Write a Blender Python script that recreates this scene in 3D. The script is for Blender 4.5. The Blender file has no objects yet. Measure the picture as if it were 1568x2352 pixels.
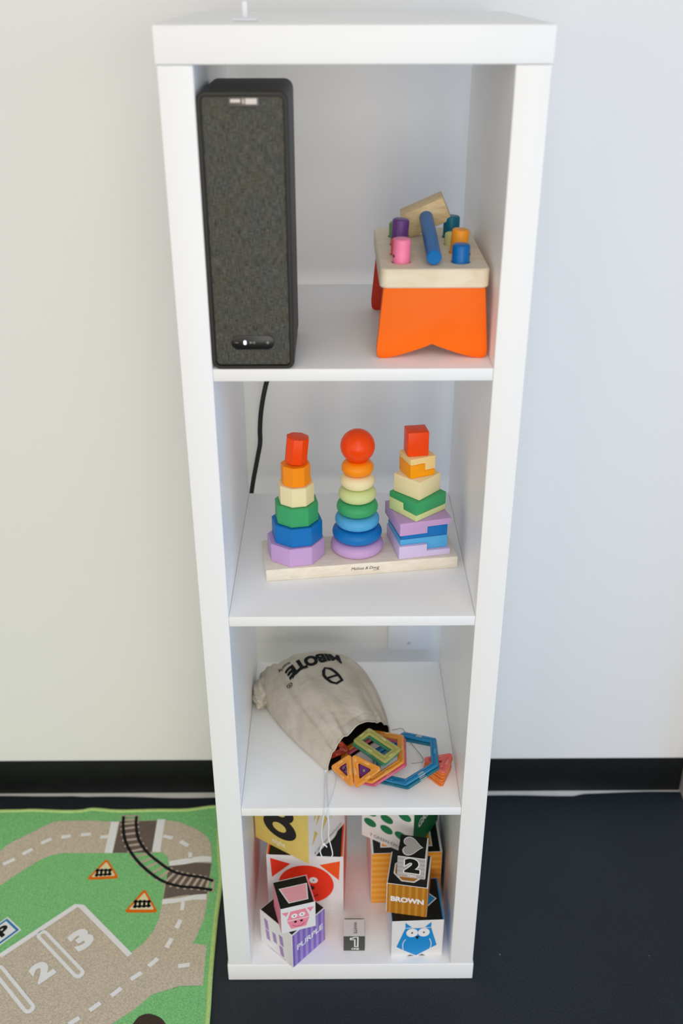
import bpy, bmesh, math, random
from math import sin, cos, pi, radians, sqrt
from mathutils import Vector, Matrix, noise
from mathutils.geometry import tessellate_polygon
from mathutils.bvhtree import BVHTree

random.seed(4)
scene = bpy.context.scene
COL = scene.collection

# ------------------------------------------------------------------ camera
cam_data = bpy.data.cameras.new('camera')
cam_data.sensor_fit = 'VERTICAL'
cam_data.sensor_height = 36.0
cam_data.sensor_width = 24.0
cam_data.lens = 2325.6 / 2352 * 36.0
cam_data.clip_start = 0.02
cam_data.dof.use_dof = True
cam_data.dof.focus_distance = 1.47
cam_data.dof.aperture_fstop = 3.2
cam = bpy.data.objects.new('camera', cam_data)
COL.objects.link(cam)
PITCH, YAW, ROLL = -0.4916, 0.0052, -0.0015
fw = Vector((sin(YAW) * cos(PITCH), cos(YAW) * cos(PITCH), sin(PITCH)))
rt = Vector((cos(YAW), -sin(YAW), 0))
up = rt.cross(fw)
r2 = rt * cos(ROLL) + up * sin(ROLL)
u2 = up * cos(ROLL) - rt * sin(ROLL)
M = Matrix((r2, u2, -fw)).transposed().to_4x4()
M.translation = Vector((-0.0201, -1.1436, 1.5150))
cam.matrix_world = M
scene.camera = cam

# ------------------------------------------------------------------ view, world, lights
scene.view_settings.view_transform = 'Standard'
scene.view_settings.look = 'None'
scene.view_settings.exposure = 0.0
scene.view_settings.gamma = 1.0
scene.view_settings.use_curve_mapping = False
scene.cycles.max_bounces = 16
scene.cycles.diffuse_bounces = 12

world = bpy.data.worlds.new('room_light')
scene.world = world
world.use_nodes = True
wbg = world.node_tree.nodes['Background']
wbg.inputs['Color'].default_value = (1.0, 0.98, 0.95, 1)
wbg.inputs['Strength'].default_value = 0.32

def area(name, loc, target, sx, sy, power, color):
    l = bpy.data.lights.new(name, 'AREA')
    l.shape = 'RECTANGLE'
    l.size, l.size_y = sx, sy
    l.energy = power
    l.color = color
    o = bpy.data.objects.new(name, l)
    COL.objects.link(o)
    o.location = loc
    o.rotation_euler = (Vector(target) - Vector(loc)).to_track_quat('-Z', 'Y').to_euler()
    return o

area('daylight_from_window', (3.0, -0.7, 1.2), (0.4, 0.4, 0.8), 1.6, 2.2, 25, (0.16, 0.5, 1.0))
area('front_fill', (0.2, -3.4, 1.15), (0.0, 0.3, 0.7), 1.8, 2.0, 40, (1.0, 0.945, 0.88))  # added fill from behind the camera, brightens the compartment backs
area('right_front_fill', (1.7, -2.6, 1.1), (0.0, 0.3, 0.6), 1.6, 2.0, 13, (0.88, 0.95, 1.0))  # added cool side fill, lifts the left panel's inner face
area('left_front_fill', (-1.7, -2.6, 1.3), (0.0, 0.3, 0.6), 1.6, 2.0, 14, (1.0, 0.9, 0.78))  # added warm side fill for the right panel's inner face
area('ceiling_panel', (0.0, -2.0, 2.75), (0.0, 0.1, 0.6), 1.8, 1.2, 15, (1.0, 0.96, 0.9))

# ------------------------------------------------------------------ helpers
def lin(h):
    h = h.lstrip('#')
    out = []
    for i in (0, 2, 4):
        c = int(h[i:i + 2], 16) / 255
        out.append(c / 12.92 if c <= 0.04045 else ((c + 0.055) / 1.055) ** 2.4)
    return out

_mats = {}
def mat(name, hexc, rough=0.5, spec=0.5, var=0.0, vscale=60.0, bump=0.0, bscale=200.0, coat=0.0, trans=0.0,
        emit=0.0, stretch=None, metal=0.0):
    """procedural principled material: optional noise variation of the colour and noise bump"""
    if name in _mats:
        return _mats[name]
    m = bpy.data.materials.new(name)
    m.use_nodes = True
    nt = m.node_tree
    b = nt.nodes['Principled BSDF']
    c = lin(hexc)
    b.inputs['Base Color'].default_value = (*c, 1)
    b.inputs['Roughness'].default_value = rough
    b.inputs['Specular IOR Level'].default_value = spec
    b.inputs['Coat Weight'].default_value = coat
    b.inputs['Transmission Weight'].default_value = trans
    b.inputs['Metallic'].default_value = metal
    if emit:
        b.inputs['Emission Color'].default_value = (*c, 1)
        b.inputs['Emission Strength'].default_value = emit
    tc = None
    if var or bump:
        tc = nt.nodes.new('ShaderNodeTexCoord')
        src = tc.outputs['Object']
        if stretch:
            mp = nt.nodes.new('ShaderNodeMapping')
            mp.inputs['Scale'].default_value = stretch
            nt.links.new(src, mp.inputs['Vector'])
            src = mp.outputs['Vector']
    if var:
        n = nt.nodes.new('ShaderNodeTexNoise')
        n.inputs['Scale'].default_value = vscale
        n.inputs['Detail'].default_value = 4
        nt.links.new(src, n.inputs['Vector'])
        r = nt.nodes.new('ShaderNodeValToRGB')
        r.color_ramp.elements[0].position = 0.3
        r.color_ramp.elements[1].position = 0.7
        r.color_ramp.elements[0].color = (*[max(0, x * (1 - var)) for x in c], 1)
        r.color_ramp.elements[1].color = (*[min(1, x * (1 + var)) for x in c], 1)
        nt.links.new(n.outputs['Fac'], r.inputs['Fac'])
        nt.links.new(r.outputs['Color'], b.inputs['Base Color'])
    if bump:
        n2 = nt.nodes.new('ShaderNodeTexNoise')
        n2.inputs['Scale'].default_value = bscale
        n2.inputs['Detail'].default_value = 3
        nt.links.new(src, n2.inputs['Vector'])
        bp = nt.nodes.new('ShaderNodeBump')
        bp.inputs['Strength'].default_value = bump
        bp.inputs['Distance'].default_value = 0.002
        nt.links.new(n2.outputs['Fac'], bp.inputs['Height'])
        nt.links.new(bp.outputs['Normal'], b.inputs['Normal'])
    _mats[name] = m
    return m

class MB:
    """collects geometry for ONE mesh object"""
    def __init__(self):
        self.bm = bmesh.new()
        self.mats = []
    def mi(self, m):
        if m not in self.mats:
            self.mats.append(m)
        return self.mats.index(m)
    def merge(self, bm2, m):
        i = self.mi(m)
        for f in bm2.faces:
            f.material_index = i
        me = bpy.data.meshes.new('tmp')
        bm2.to_mesh(me)
        self.bm.from_mesh(me)
        bpy.data.meshes.remove(me)
        bm2.free()
    def box(self, x0, x1, y0, y1, z0, z1, m, bevel=0.0, seg=2, xf=None):
        b = bmesh.new()
        bmesh.ops.create_cube(b, size=1.0)
        for v in b.verts:
            v.co = Vector(((x0 + x1) / 2 + v.co.x * (x1 - x0), (y0 + y1) / 2 + v.co.y * (y1 - y0),
                           (z0 + z1) / 2 + v.co.z * (z1 - z0)))
        if bevel:
            bmesh.ops.bevel(b, geom=b.edges[:], offset=bevel, segments=seg, profile=0.5, affect='EDGES', clamp_overlap=True)
        if xf is not None:
            bmesh.ops.transform(b, matrix=xf, verts=b.verts)
        self.merge(b, m)
    def prism(self, pts, z0, z1, m, bevel=0.0, seg=2, xf=None, bevel_all=True):
        """pts: 2D outline (CCW) extruded along z"""
        b = bmesh.new()
        lo = [b.verts.new((x, y, z0)) for x, y in pts]
        hi = [b.verts.new((x, y, z1)) for x, y in pts]
        n = len(pts)
        b.faces.new(list(reversed(lo)))
        b.faces.new(hi)
        for i in range(n):
            b.faces.new((lo[i], lo[(i + 1) % n], hi[(i + 1) % n], hi[i]))
        bmesh.ops.recalc_face_normals(b, faces=b.faces)
        if bevel:
            es = b.edges[:] if bevel_all else [e for e in b.edges if abs(e.verts[0].co.z - e.verts[1].co.z) < 1e-7]
            bmesh.ops.bevel(b, geom=es, offset=bevel, segments=seg, profile=0.5, affect='EDGES', clamp_overlap=True)
        if xf is not None:
            bmesh.ops.transform(b, matrix=xf, verts=b.verts)
        self.merge(b, m)
    def lathe(self, prof, m, seg=48, xf=None):
        """prof: list of (r, z), revolved about z"""
        b = bmesh.new()
        rings = []
        for r, z in prof:
            if r < 1e-7:
                rings.append([b.verts.new((0, 0, z))])
            else:
                rings.append([b.verts.new((r * cos(2 * pi * k / seg), r * sin(2 * pi * k / seg), z)) for k in range(seg)])
        for a, c in zip(rings[:-1], rings[1:]):
            for k in range(seg):
                k2 = (k + 1) % seg
                if len(a) == 1 and len(c) == 1:
                    continue
                if len(a) == 1:
                    b.faces.new((a[0], c[k2], c[k]))
                elif len(c) == 1:
                    b.faces.new((a[k], a[k2], c[0]))
                else:
                    b.faces.new((a[k], a[k2], c[k2], c[k]))
        bmesh.ops.recalc_face_normals(b, faces=b.faces)
        if xf is not None:
            bmesh.ops.transform(b, matrix=xf, verts=b.verts)
        self.merge(b, m)
    def tube(self, pts, r, m, seg=10, sub=6, close=False):
        """smooth tube through 3D points"""
        P = [Vector(p) for p in pts]
        path = smooth_path(P, sub, close)
        b = bmesh.new()
        rings = []
        nrm = None
        n = len(path)
        for i, p in enumerate(path):
            t = (path[(i + 1) % n] - path[i - 1]) if close else (path[min(i + 1, n - 1)] - path[max(i - 1, 0)])
            t.normalize()
            if nrm is None:
                nrm = t.orthogonal().normalized()
            else:
                nrm = (nrm - t * nrm.dot(t)).normalized()
            bi = t.cross(nrm)
            rr = r[min(i * len(r) // n, len(r) - 1)] if isinstance(r, (list, tuple)) else r
            rings.append([b.verts.new(p + (nrm * cos(2 * pi * k / seg) + bi * sin(2 * pi * k / seg)) * rr) for k in range(seg)])
        rng = range(n) if close else range(n - 1)
        for i in rng:
            a, c = rings[i], rings[(i + 1) % n]
            for k in range(seg):
                b.faces.new((a[k], a[(k + 1) % seg], c[(k + 1) % seg], c[k]))
        if not close:
            b.faces.new(list(reversed(rings[0])))
            b.faces.new(rings[-1])
        bmesh.ops.recalc_face_normals(b, faces=b.faces)
        self.merge(b, m)
    def face(self, pts, m):
        f = self.bm.faces.new([self.bm.verts.new(p) for p in pts])
        f.material_index = self.mi(m)
        return f
    def build(self, name, parent=None, loc=None, rot=None, sharp=0.6, smooth=True):
        bm = self.bm
        bm.normal_update()
        if smooth:
            for f in bm.faces:
                f.smooth = True
            for e in bm.edges:
                if len(e.link_faces) == 2 and e.calc_face_angle(0.0) > sharp:
                    e.smooth = False
        me = bpy.data.meshes.new(name)
        bm.to_mesh(me)
        bm.free()
        for m in self.mats:
            me.materials.append(m)
        o = bpy.data.objects.new(name, me)
        COL.objects.link(o)
        if loc is not None:
            o.location = loc
        if rot is not None:
            o.rotation_euler = rot
        if parent is not None:
            o.parent = parent
        return o

def smooth_path(P, sub, close=False):
    n = len(P)
    if n < 3:
        return [P[0].lerp(P[-1], i / sub) for i in range(sub + 1)]
    out = []
    for i in range(n if close else n - 1):
        if close:
            p0, p1, p2, p3 = P[i - 1], P[i], P[(i + 1) % n], P[(i + 2) % n]
        else:
            p1, p2 = P[i], P[i + 1]
            p0 = P[i - 1] if i > 0 else p1 * 2 - p2
            p3 = P[i + 2] if i + 2 < n else p2 * 2 - p1
        for k in range(sub):
            t = k / sub
            out.append(0.5 * ((2 * p1) + (p2 - p0) * t + (2 * p0 - 5 * p1 + 4 * p2 - p3) * t * t + (3 * p1 - p0 - 3 * p2 + p3) * t ** 3))
    if not close:
        out.append(P[-1].copy())
    return out

def tag(o, label, cat, group=None, kind=None):
    o['label'] = label
    o['category'] = cat
    if group:
        o['group'] = group
    if kind:
        o['kind'] = kind
    return o

def thing(name, label, cat, loc=(0, 0, 0), rotz=0.0, group=None):
    o = bpy.data.objects.new(name, None)
    o.empty_display_size = 0.02
    COL.objects.link(o)
    o.location = loc
    o.rotation_euler = (0, 0, rotz)
    return tag(o, label, cat, group)

def struct(o, label, cat):
    tag(o, label, cat, kind='structure')
    return o

def rrect(w, h, r, seg=5, cx=0.0, cy=0.0):
    """rounded rectangle outline, CCW"""
    pts = []
    for (sx, sy, a0) in ((1, 1, 0), (-1, 1, 90), (-1, -1, 180), (1, -1, 270)):
        for k in range(seg + 1):
            a = radians(a0 + 90 * k / seg)
            pts.append((cx + sx * (w / 2 - r) + r * cos(a), cy + sy * (h / 2 - r) + r * sin(a)))
    return pts

def ngon(n, r, a0=0.0):
    return [(r * cos(a0 + 2 * pi * k / n), r * sin(a0 + 2 * pi * k / n)) for k in range(n)]

def round_poly(pts, r, seg=4):
    """round the corners of a convex CCW polygon"""
    n = len(pts)
    out = []
    for i in range(n):
        p, a, c = Vector(pts[i]), Vector(pts[i - 1]), Vector(pts[(i + 1) % n])
        d1, d2 = (a - p).normalized(), (c - p).normalized()
        ang = d1.angle(d2)
        t = r / math.tan(ang / 2)
        s, e = p + d1 * t, p + d2 * t
        ctr = p + (d1 + d2).normalized() * (r / sin(ang / 2))
        a0 = math.atan2(*(s - ctr).yx)
        a1 = math.atan2(*(e - ctr).yx)
        while a1 < a0:
            a1 += 2 * pi
        if a1 - a0 > pi:
            a1 -= 2 * pi
        for k in range(seg + 1):
            an = a0 + (a1 - a0) * k / seg
            out.append((ctr.x + r * cos(an), ctr.y + r * sin(an)))
    return out

def inset_poly(pts, d):
    """move every side of a convex CCW polygon inwards by d"""
    n = len(pts)
    out = []
    for i in range(n):
        p, a, c = Vector(pts[i]), Vector(pts[i - 1]), Vector(pts[(i + 1) % n])
        e1, e2 = (p - a).normalized(), (c - p).normalized()
        n1, n2 = Vector((-e1.y, e1.x)), Vector((-e2.y, e2.x))
        bis = (n1 + n2)
        bis /= bis.length_squared / 2 if bis.length_squared else 1
        out.append(tuple(p + bis * d))
    return out

_txt = {}
def text_polys(s, bold=0.0, shear=0.0):
    """flat glyph polygons of a word, scaled to height 1 and centred; returns (verts, faces, width)"""
    k = (s, bold, shear)
    if k in _txt:
        return _txt[k]
    cu = bpy.data.curves.new('lettering', 'FONT')
    cu.body = s
    cu.size = 1.0
    cu.offset = bold
    cu.shear = shear
    cu.resolution_u = 4
    o = bpy.data.objects.new('lettering', cu)
    COL.objects.link(o)
    dg = bpy.context.evaluated_depsgraph_get()
    dg.update()
    me = o.evaluated_get(dg).to_mesh()
    vs = [(v.co.x, v.co.y) for v in me.vertices]
    fs = [tuple(p.vertices) for p in me.polygons]
    o.evaluated_get(dg).to_mesh_clear()
    bpy.data.objects.remove(o)
    bpy.data.curves.remove(cu)
    xs, ys = [v[0] for v in vs], [v[1] for v in vs]
    x0, x1, y0, y1 = min(xs), max(xs), min(ys), max(ys)
    h = y1 - y0
    vs = [((x - (x0 + x1) / 2) / h, (y - (y0 + y1) / 2) / h) for x, y in vs]
    _txt[k] = (vs, fs, (x1 - x0) / h)
    return _txt[k]

def stroke(pts, w, close=False):
    """2D polyline as quads of width w"""
    P = [Vector(p) for p in pts]
    n = len(P)
    L, R = [], []
    for i in range(n):
        if close:
            t = (P[(i + 1) % n] - P[i - 1])
        else:
            t = P[min(i + 1, n - 1)] - P[max(i - 1, 0)]
        t.normalize()
        q = Vector((-t.y, t.x)) * (w / 2)
        L.append(P[i] + q)
        R.append(P[i] - q)
    out = []
    for i in range(n if close else n - 1):
        j = (i + 1) % n
        out.append([R[i], R[j], L[j], L[i]])
    return out

# ------------------------------------------------------------------ materials
WHITE = mat('white_lacquer', 'F6F7F8', rough=0.35, spec=0.22, bump=0.015, bscale=90)
WALL = mat('wall_paint', 'F3F3F2', rough=0.75, spec=0.2, bump=0.05, bscale=260)
BLACKVINYL = mat('black_vinyl', '0E1112', rough=0.55, spec=0.3, var=0.25, vscale=30)

# ------------------------------------------------------------------ the room
def floor_material():
    m = bpy.data.materials.new('speckled_rubber')
    m.use_nodes = True
    nt = m.node_tree
    b = nt.nodes['Principled BSDF']
    b.inputs['Roughness'].default_value = 0.62
    b.inputs['Specular IOR Level'].default_value = 0.35
    tc = nt.nodes.new('ShaderNodeTexCoord')
    n1 = nt.nodes.new('ShaderNodeTexNoise'); n1.inputs['Scale'].default_value = 420; n1.inputs['Detail'].default_value = 3
    n2 = nt.nodes.new('ShaderNodeTexNoise'); n2.inputs['Scale'].default_value = 5; n2.inputs['Detail'].default_value = 4
    vo = nt.nodes.new('ShaderNodeTexVoronoi'); vo.inputs['Scale'].default_value = 22
    for n in (n1, n2, vo):
        nt.links.new(tc.outputs['Object'], n.inputs['Vector'])
    r1 = nt.nodes.new('ShaderNodeValToRGB')
    r1.color_ramp.elements[0].position = 0.35; r1.color_ramp.elements[1].position = 0.72
    r1.color_ramp.elements[0].color = (*lin('181E24'), 1); r1.color_ramp.elements[1].color = (*lin('2C353D'), 1)
    nt.links.new(n1.outputs['Fac'], r1.inputs['Fac'])
    mx = nt.nodes.new('ShaderNodeMix'); mx.data_type = 'RGBA'; mx.blend_type = 'MULTIPLY'
    mx.inputs['Factor'].default_value = 0.45
    r2_ = nt.nodes.new('ShaderNodeValToRGB')
    r2_.color_ramp.elements[0].position = 0.3; r2_.color_ramp.elements[1].position = 0.7
    r2_.color_ramp.elements[0].color = (0.6, 0.6, 0.6, 1)
    nt.links.new(n2.outputs['Fac'], r2_.inputs['Fac'])
    nt.links.new(r1.outputs['Color'], mx.inputs['A']); nt.links.new(r2_.outputs['Color'], mx.inputs['B'])
    # pale flecks
    lt = nt.nodes.new('ShaderNodeMath'); lt.operation = 'LESS_THAN'; lt.inputs[1].default_value = 0.035
    nt.links.new(vo.outputs['Distance'], lt.inputs[0])
    mx2 = nt.nodes.new('ShaderNodeMix'); mx2.data_type = 'RGBA'
    mx2.inputs['B'].default_value = (*lin('7F868C'), 1)
    nt.links.new(lt.outputs[0], mx2.inputs['Factor'])
    nt.links.new(mx.outputs['Result'], mx2.inputs['A'])
    nt.links.new(mx2.outputs['Result'], b.inputs['Base Color'])
    bp = nt.nodes.new('ShaderNodeBump'); bp.inputs['Strength'].default_value = 0.25; bp.inputs['Distance'].default_value = 0.001
    nt.links.new(n1.outputs['Fac'], bp.inputs['Height']); nt.links.new(bp.outputs['Normal'], b.inputs['Normal'])
    return m

FLOORM = floor_material()
WALL_Y = 0.450
b = MB()
edge = []
x = -2.6
while x < 2.61:
    w = 0.0022 * sin(x * 9 + 1) + 0.0016 * sin(x * 23)
    edge.append((x, 0.4340 + w + (0.0028 if x < -0.552 else 0.0) + (0.006 if x > 0.47 else 0.0)))
    x += 0.026
outline = [(-2.6, -2.6), (2.6, -2.6)] + list(reversed(edge))
b.prism(outline, -0.0016, 0.0, FLOORM)
struct(b.build('floor'), 'dark speckled rubber floor the white shelf unit stands on', 'floor')

SUB = mat('pale_subfloor', 'F8F5EF', rough=0.8, var=0.06, vscale=20)
b = MB(); b.box(-2.6, 2.6, 0.40, WALL_Y - .0001, -0.02, -0.0018, SUB)
struct(b.build('trim_1'), 'pale gap strip between the dark rubber floor and black baseboard', 'floor gap')

b = MB(); b.box(-2.6, 0.705, WALL_Y, WALL_Y + 0.10, -0.02, 2.75, WALL)
struct(b.build('wall_back'), 'plain white painted wall behind the shelf unit', 'wall')
b = MB(); b.box(-2.6, 0.694, WALL_Y - 0.003, WALL_Y - 0.0002, -0.0014, 0.0862, BLACKVINYL, 0.0012)
struct(b.build('baseboard_back'), 'black vinyl baseboard along the foot of the white wall', 'baseboard')
b = MB(); b.box(0.6945, 0.80, WALL_Y - 0.034, WALL_Y - 0.0002, -0.0014, 2.3, mat('door_trim_paint', 'C9C0BA', rough=0.6, var=0.03), 0.002)
struct(b.build('trim_2'), 'greyish beige door trim ending the black baseboard', 'door trim')

# ------------------------------------------------------------------ shelf unit
HW, T = 0.1675, 0.038
ZT = 1.466
Z1, Z2, Z3, Z4 = 1.0956, 0.7409, 0.3914, 0.038
ST = 0.0155
SD = 0.371
su = thing('shelf_unit', 'tall white open shelf unit with four compartments against the wall', 'shelf unit')
b = MB(); b.box(-HW - T - .0018, HW + T + .0018, 0, SD, ZT - T + .0003, ZT, WHITE, 0.0016, 3); b.build('top_panel', su)
b = MB(); b.box(-HW - T - .0018, HW + T + .0018, 0, SD, 0.0004, Z4 - .0003, WHITE, 0.0016, 3); b.build('bottom_panel', su)
for s in (-1, 1):
    b = MB()
    xa, xb = sorted((s * HW, s * (HW + T)))
    b.box(xa, xb, 0.0006, SD, Z4 + .0002, ZT - T - .0002, WHITE, 0.0013, 3)
    b.build('side_panel', su)
for z in (Z1, Z2, Z3):
    b = MB(); b.box(-HW + .0003, HW - .0003, 0.0012, SD - .001, z - ST, z, WHITE, 0.0007, 2)
    b.build('shelf', su)

# small white upright on top of the unit
PLASTIC = mat('white_plastic', 'EEF1F6', rough=0.4)
wb = thing('wall_bracket', 'small white upright bracket with flat foot on top of the shelf unit', 'bracket', (-0.118, 0.085, ZT + .0003))
b = MB(); b.box(-.0135, .0135, -.008, .008, 0, .0025, PLASTIC, .0008); b.build('foot_plate', wb)
b = MB(); b.box(-.0030, .0030, -.002, .002, .0026, .019, PLASTIC, .0008); b.build('upright', wb)

# outlet plate seen behind the third compartment
op = thing('outlet_plate', 'white blank outlet plate on the wall behind the third compartment', 'outlet plate', (0.116, WALL_Y - .0003, 0.425))
b = MB(); b.prism(rrect(.080, .116, .004), 0, .011, PLASTIC, .002, 3, Matrix.Rotation(pi / 2, 4, 'X')); b.build('cover_plate', op)
SCREW = mat('screw_metal', 'C6CBD2', rough=0.5)
for dz in (-.041, .041):
    b = MB(); b.lathe([(0, .0124), (.0022, .0121), (.0032, .0112), (.0032, .0108)], SCREW, 20, Matrix.Rotation(pi / 2, 4, 'X'))
    b.build('screw', op, (0, 0, dz))

# ------------------------------------------------------------------ speaker
def fabric_material():
    m = bpy.data.materials.new('speaker_cloth')
    m.use_nodes = True
    nt = m.node_tree
    b = nt.nodes['Principled BSDF']
    b.inputs['Roughness'].default_value = 0.9
    b.inputs['Specular IOR Level'].default_value = 0.15
    tc = nt.nodes.new('ShaderNodeTexCoord')
    def streak(sc, detail):
        mp = nt.nodes.new('ShaderNodeMapping'); mp.inputs['Scale'].default_value = sc
        nt.links.new(tc.outputs['Object'], mp.inputs['Vector'])
        n = nt.nodes.new('ShaderNodeTexNoise'); n.inputs['Scale'].default_value = 1.0; n.inputs['Detail'].default_value = detail
        nt.links.new(mp.outputs['Vector'], n.inputs['Vector'])
        return n.outputs['Fac']
    a = streak((1300, 1, 90), 2)      # upright threads
    c = streak((150, 1, 1300), 2)      # level threads
    g = streak((1400, 1, 1400), 1)
    k = streak((40, 1, 40), 3)
    ad = nt.nodes.new('ShaderNodeMath'); ad.operation = 'ADD'
    cw = nt.nodes.new('ShaderNodeMath'); cw.operation = 'MULTIPLY'; cw.inputs[1].default_value = 0.75
    nt.links.new(c, cw.inputs[0]); nt.links.new(a, ad.inputs[0]); nt.links.new(cw.outputs[0], ad.inputs[1])
    ad2 = nt.nodes.new('ShaderNodeMath'); ad2.operation = 'MULTIPLY_ADD'; ad2.inputs[1].default_value = 1.0
    nt.links.new(g, ad2.inputs[0]); nt.links.new(ad.outputs[0], ad2.inputs[2])
    ad3 = nt.nodes.new('ShaderNodeMath'); ad3.operation = 'MULTIPLY'; ad3.inputs[1].default_value = 0.3636
    nt.links.new(ad2.outputs[0], ad3.inputs[0])
    r = nt.nodes.new('ShaderNodeValToRGB')
    r.color_ramp.elements[0].position = 0.37; r.color_ramp.elements[1].position = 0.66
    r.color_ramp.elements[0].color = (*lin('101111'), 1); r.color_ramp.elements[1].color = (*lin('7B7970'), 1)
    nt.links.new(ad3.outputs[0], r.inputs['Fac'])
    tint = nt.nodes.new('ShaderNodeValToRGB')
    tint.color_ramp.elements[0].position = 0.35; tint.color_ramp.elements[1].position = 0.65
    tint.color_ramp.elements[0].color = (0.80, 0.92, 1.0, 1); tint.color_ramp.elements[1].color = (1.0, 0.93, 0.82, 1)
    nt.links.new(k, tint.inputs['Fac'])
    mx = nt.nodes.new('ShaderNodeMix'); mx.data_type = 'RGBA'; mx.blend_type = 'MULTIPLY'; mx.inputs['Factor'].default_value = 0.55
    nt.links.new(r.outputs['Color'], mx.inputs['A']); nt.links.new(tint.outputs['Color'], mx.inputs['B'])
    nt.links.new(mx.outputs['Result'], b.inputs['Base Color'])
    bp = nt.nodes.new('ShaderNodeBump'); bp.inputs['Strength'].default_value = 0.4; bp.inputs['Distance'].default_value = 0.0008
    nt.links.new(ad3.outputs[0], bp.inputs['Height']); nt.links.new(bp.outputs['Normal'], b.inputs['Normal'])
    return m

SPK = mat('speaker_black', '26241F', rough=0.5, spec=0.4, var=0.15, vscale=300, bump=0.05, bscale=900)
GLOSS = mat('black_gloss', '131414', rough=0.3)
ICON = mat('icon_grey', '9A9A8C', rough=0.5)
sp = thing('speaker', 'tall black bookshelf speaker with grey woven front on the top shelf', 'speaker', (-0.1183, 0.0, Z1 + .0003))
SW, SH, SDp = 0.0976, 0.3075, 0.142
RX = Matrix.Rotation(pi / 2, 4, 'X')   # local (x, y, z) -> (x, -z, y): extrudes towards the viewer
b = MB()
# cabinet: a box with a raised rim round the recessed cloth
outer = rrect(SW, SH, .0105, 6, 0, SH / 2)
rim_in = rrect(SW - .0085, SH - .0085, .006, 6, 0, SH / 2)
bmx = bmesh.new()
def loop(pts, y):
    return [bmx.verts.new((px, y, pz)) for px, pz in pts]
o_sm = [(px * (1 - .0012 / (SW / 2)), SH / 2 + (pz - SH / 2) * (1 - .0012 / (SH / 2))) for px, pz in outer]
loops = [loop(outer, SDp), loop(outer, .0012), loop(o_sm, 0.0), loop(rim_in, 0.0), loop(rim_in, .0042)]
for A, Bq in zip(loops[:-1], loops[1:]):
    n = len(A)
    for i in range(n):
        bmx.faces.new((A[i], A[(i + 1) % n], Bq[(i + 1) % n], Bq[i]))
bmx.faces.new(loops[0]); bmx.faces.new(loops[-1])
bmesh.ops.recalc_face_normals(bmx, faces=bmx.faces)
b.merge(bmx, SPK)
b.build('cabinet', sp)
FAB = fabric_material()
b = MB()
b.prism(rrect(SW - .0112, SH - .0112, .005, 6, 0, SH / 2), -.0041, -.0016, FAB, .0009, 2, RX)
gr = b.build('grille', sp)
b = MB(); b.prism(rrect(.0505, .0168, .0083, 8), .0, .0014, GLOSS, .0005, 2, RX)
cp = b.build('control_panel', sp, (.0003, .0015, .0330)); cp['label'] = 'black rounded control strip'
b = MB(); b.box(-.0019, .0019, -.0003, 0, -.0003, .0003, ICON); b.build('minus_button', cp, (-.0190, -.0014, 0))
b = MB(); b.prism(rrect(.0034, .0052, .0016), 0, .0003, mat('status_light', 'EDEBFF', emit=1.0), xf=RX); b.build('status_light', cp, (-.0092, -.0014, 0))
b = MB()
b.prism([(-.0032, -.0014), (-.0003, 0), (-.0032, .0014)], 0, .0003, ICON, xf=RX)
b.box(.0007, .0014, -.0003, 0, -.0014, .0014, ICON); b.box(.0022, .0029, -.0003, 0, -.0014, .0014, ICON)
b.build('play_button', cp, (-.0003, -.0014, 0))
b = MB(); b.box(-.0019, .0019, -.0003, 0, -.0004, .0004, ICON); b.box(-.0004, .0004, -.00031, 0, -.0019, .0019, ICON)
b.build('plus_button', cp, (.0175, -.0014, 0))
LBL = mat('label_grey', '5A534F', rough=0.4); LBLP = mat('label_pale', 'D8CFC8', rough=0.4)
b = MB(); b.prism(rrect(.0325, .0092, .001), 0, .0022, LBL, .0004, 2, RX)
nb = b.build('name_badge', sp, (.0018, .0014, SH - .0105)); nb['label'] = 'small grey badge with pale patches'
for (x0, x1, z0, z1) in ((-.0140, -.0035, -.0008, .0026), (-.0012, .0004, -.002, .0028), (.0018, .0140, -.0025, .0032)):
    b = MB(); b.box(x0, x1, -.0004, 0, z0, z1, LBLP, .0001, 1); b.build('patch', nb, (0, -.0022, 0))

CORD = mat('black_cord', '121514', rough=0.55)
b = MB()
b.tube([(-.1005, .398, 1.16), (-.106, .398, 1.05), (-.122, .397, .965), (-.1345, .395, .922), (-.1425, .394, .884), (-.1462, .393, .850), (-.1470, .393, .823), (-.1525, .393, .795),
        (-.1640, .393, .738), (-.175, .394, .66), (-.182, .396, .58)], .0040, CORD, 12)
tag(b.build('power_cord'), 'black power cord hanging behind the second compartment below the speaker', 'power cord')

# ------------------------------------------------------------------ pounding bench
def wood_material(name, base, dark, scale=1.0):
    m = bpy.data.materials.new(name)
    m.use_nodes = True
    nt = m.node_tree
    b = nt.nodes['Principled BSDF']
    b.inputs['Roughness'].default_value = 0.5
    b.inputs['Specular IOR Level'].default_value = 0.35
    tc = nt.nodes.new('ShaderNodeTexCoord')
    mp = nt.nodes.new('ShaderNodeMapping'); mp.inputs['Scale'].default_value = (scale, scale * 6, scale * 3)
    nt.links.new(tc.outputs['Object'], mp.inputs['Vector'])
    n = nt.nodes.new('ShaderNodeTexNoise'); n.inputs['Scale'].default_value = 9; n.inputs['Detail'].default_value = 5
    n.inputs['Distortion'].default_value = 0.8
    nt.links.new(mp.outputs['Vector'], n.inputs['Vector'])
    r = nt.nodes.new('ShaderNodeValToRGB')
    r.color_ramp.elements[0].position = 0.3; r.color_ramp.elements[1].position = 0.62
    r.color_ramp.elements[0].color = (*lin(dark), 1); r.color_ramp.elements[1].color = (*lin(base), 1)
    nt.links.new(n.outputs['Fac'], r.inputs['Fac'])
    nt.links.new(r.outputs['Color'], b.inputs['Base Color'])
    return m

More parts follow.
